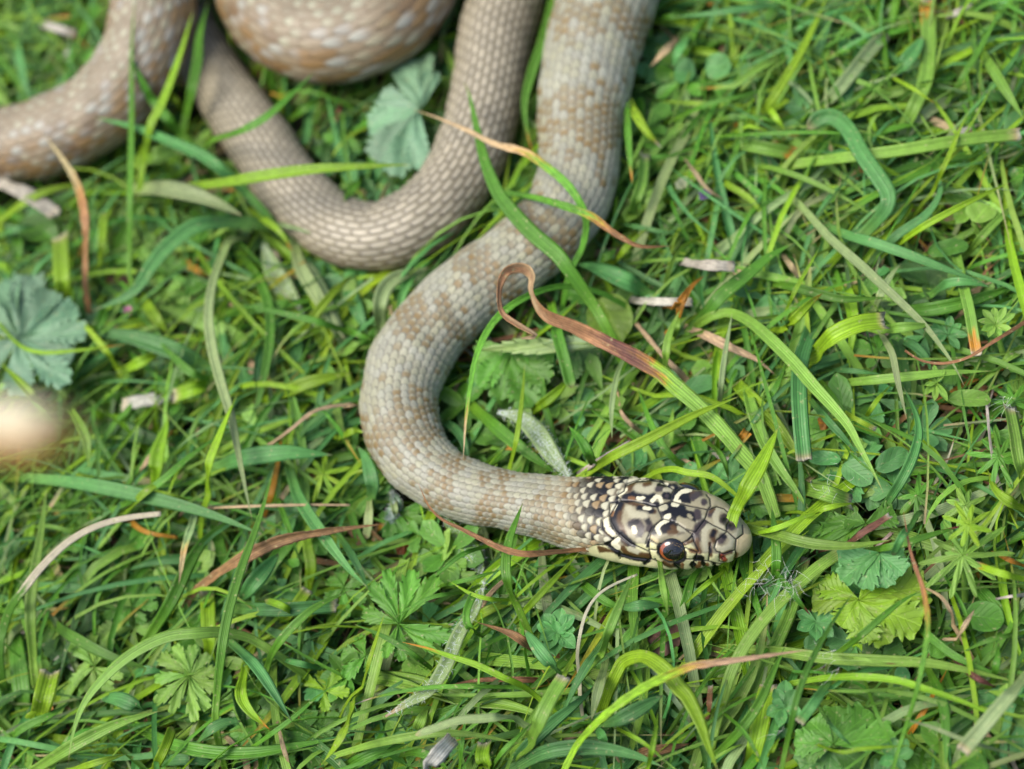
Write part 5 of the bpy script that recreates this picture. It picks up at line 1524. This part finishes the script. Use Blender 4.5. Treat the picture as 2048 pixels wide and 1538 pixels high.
def turf(name, label, count, Lr, Wr, Hr, keys, probs, seed, K=9, mat=None, margin=160):
    r = np.random.default_rng(seed); n = count
    b = np.stack([r.uniform(BX[0], BX[1], n), r.uniform(BX[2], BX[3], n), np.zeros(n)], 1)
    b = b[in_view(b, margin)]; n = len(b)
    h = r.uniform(0, 2 * np.pi, n); h = np.where(r.random(n) < .45, r.normal(.35, .5, n) + np.pi * (r.random(n) < .5), h)
    L = r.uniform(*Lr, n); H = r.uniform(*Hr, n); W = np.exp(r.uniform(np.log(Wr[0]), np.log(Wr[1]), n))
    s = np.linspace(0, 1, K); bend = r.normal(0, .7, n)
    ang = h[:, None] + bend[:, None] * s[None]
    st = L[:, None] / (K - 1) * np.ones((1, K)); st[:, 0] = 0
    x = b[:, :1] + np.cumsum(np.cos(ang) * st, 1); y = b[:, 1:2] + np.cumsum(np.sin(ang) * st, 1)
    pk = r.uniform(.35, .95, n)[:, None]
    z = H[:, None] * np.sin(np.clip(s[None] / pk, 0, 1.6) * np.pi / 2) ** .8 + .0003
    P = np.stack([x, y, z], -1)
    g = tube_gap(P.reshape(-1, 3)).reshape(n, K)
    ok = g.min(1) > -.0009
    X, Y = proj(P.reshape(-1, 3)); zz = P.reshape(-1, 3)[:, 2]; hid = np.zeros(len(X), bool)
    for cx, cy, rad, zc in CLEAR: hid |= ((X - cx) ** 2 + (Y - cy) ** 2 < rad ** 2) & (zz > zc - .003)
    ok &= ~(hid.reshape(n, K).any(1) & (r.random(n) < .9))
    P, W, n = P[ok], W[ok], ok.sum()
    t = norm(np.gradient(P, axis=1)); nrm = norm(np.array([0, 0, 1.0]) + r.normal(0, .45, (n, 1, 3)))
    sd = norm(np.cross(t, nrm)); m = np.cross(sd, t)
    w_ = profile('t', K)[None] * W[:, None]; cut = r.random(n) < .25; w_[cut] = (profile('c', K)[None] * W[:, None])[cut]
    xs = np.array([-1, -.4, 0, .4, 1.0]) if Wr[1] > .002 else np.array([-1, 0, 1.0]); fold = r.uniform(.15, .6, n)
    V = P[:, :, None] + sd[:, :, None] * (w_[..., None] * .5 * xs)[..., None] + m[:, :, None] * (w_[..., None] * .5 * fold[:, None, None] * np.abs(xs))[..., None]
    k = len(xs); idx = np.arange(n * K * k).reshape(n, K, k)
    F = np.stack([idx[:, :-1, :-1], idx[:, :-1, 1:], idx[:, 1:, 1:], idx[:, 1:, :-1]], -1).reshape(-1, 4)
    ci = r.choice(len(keys), n, p=probs); base = np.array([PAL[q] for q in keys])[ci] * r.uniform(.75, 1.2, (n, 1)) * (1 + r.normal(0, .06, (n, 3)))
    col = np.broadcast_to(base[:, None, None], (n, K, k, 3)).copy()
    tipd = (r.random(n) < .22)[:, None, None, None] * smooth((s - .82) / .12)[None, :, None, None]
    tc = np.where((r.random(n) < .5)[:, None, None, None], PAL['o'], PAL['d']); col = col * (1 - tipd) + tc * tipd
    uvw = np.stack([np.broadcast_to(xs, (n, K, k)), np.broadcast_to((s * 25)[None, :, None], (n, K, k)), np.broadcast_to(r.random(n)[:, None, None], (n, K, k))], -1)
    o = obj(name, mesh(name, V.reshape(-1, 3), F, col.reshape(-1, 3), uvw.reshape(-1, 3)), mat or M_BLADE)
    tag(o, label, 'grass', kind='stuff'); return n
turf('grass', 'short broad-bladed lawn grass packed around the snake', 4500, (.020, .055), (.0009, .0022), (.003, .0105), 'gblykp', [.24, .20, .22, .18, .08, .08], 11)
turf('fine_grass', 'fine thin grass threads growing through the turf', 9500, (.018, .052), (.0003, .0010), (.003, .0125), 'gblykp', [.28, .18, .24, .18, .06, .06], 12)
turf('thatch', 'dead tan thatch lying at the base of the turf', 2600, (.010, .030), (.0004, .0014), (.0008, .0060), 'drwo', [.56, .26, .10, .08], 13, K=7, mat=M_DRY)

def ground_cover():
    r = np.random.default_rng(21); Vs, Fs, Cs, Us, n0 = [], [], [], [], 0
    for q in range(2300):
        c = np.array([r.uniform(BX[0], BX[1]), r.uniform(BX[2], BX[3]), r.uniform(.002, .0075)])
        if not in_view(c[None], 120)[0] or tube_gap(c[None])[0] < .004: continue
        nl = r.integers(3, 8); sp = r.uniform(0, 6.28); kind = r.choice(['obov', 'round', 'fan']); ln = r.uniform(.0028, .0062)
        ck = 'gbkblg'[r.integers(6)]; teeth = 2 if kind == 'fan' else 0
        for k in range(nl):
            a = sp + k * 6.283 / nl + r.normal(0, .15); tp = c + np.array([math.cos(a), math.sin(a), r.normal(.1, .25)]) * ln * r.uniform(.8, 1.2)
            V, F, cc, u = leaflet(c, tp, norm(np.array([0, 0, 1.0]) + r.normal(0, .25, 3)), ln * r.uniform(.45, .75), kind, teeth, vary(PAL[ck], r, .25), r, nx=7, K=5)
            Vs.append(V); Fs.append(F + n0); Cs.append(cc); Us.append(u); n0 += len(V)
    o = obj('ground_cover', mesh('ground_cover', np.vstack(Vs), np.vstack(Fs), np.vstack(Cs), np.vstack(Us)), M_LEAF)
    tag(o, 'low carpet of small clover-like and cinquefoil leaves under the grass', 'ground cover', kind='stuff')
ground_cover()
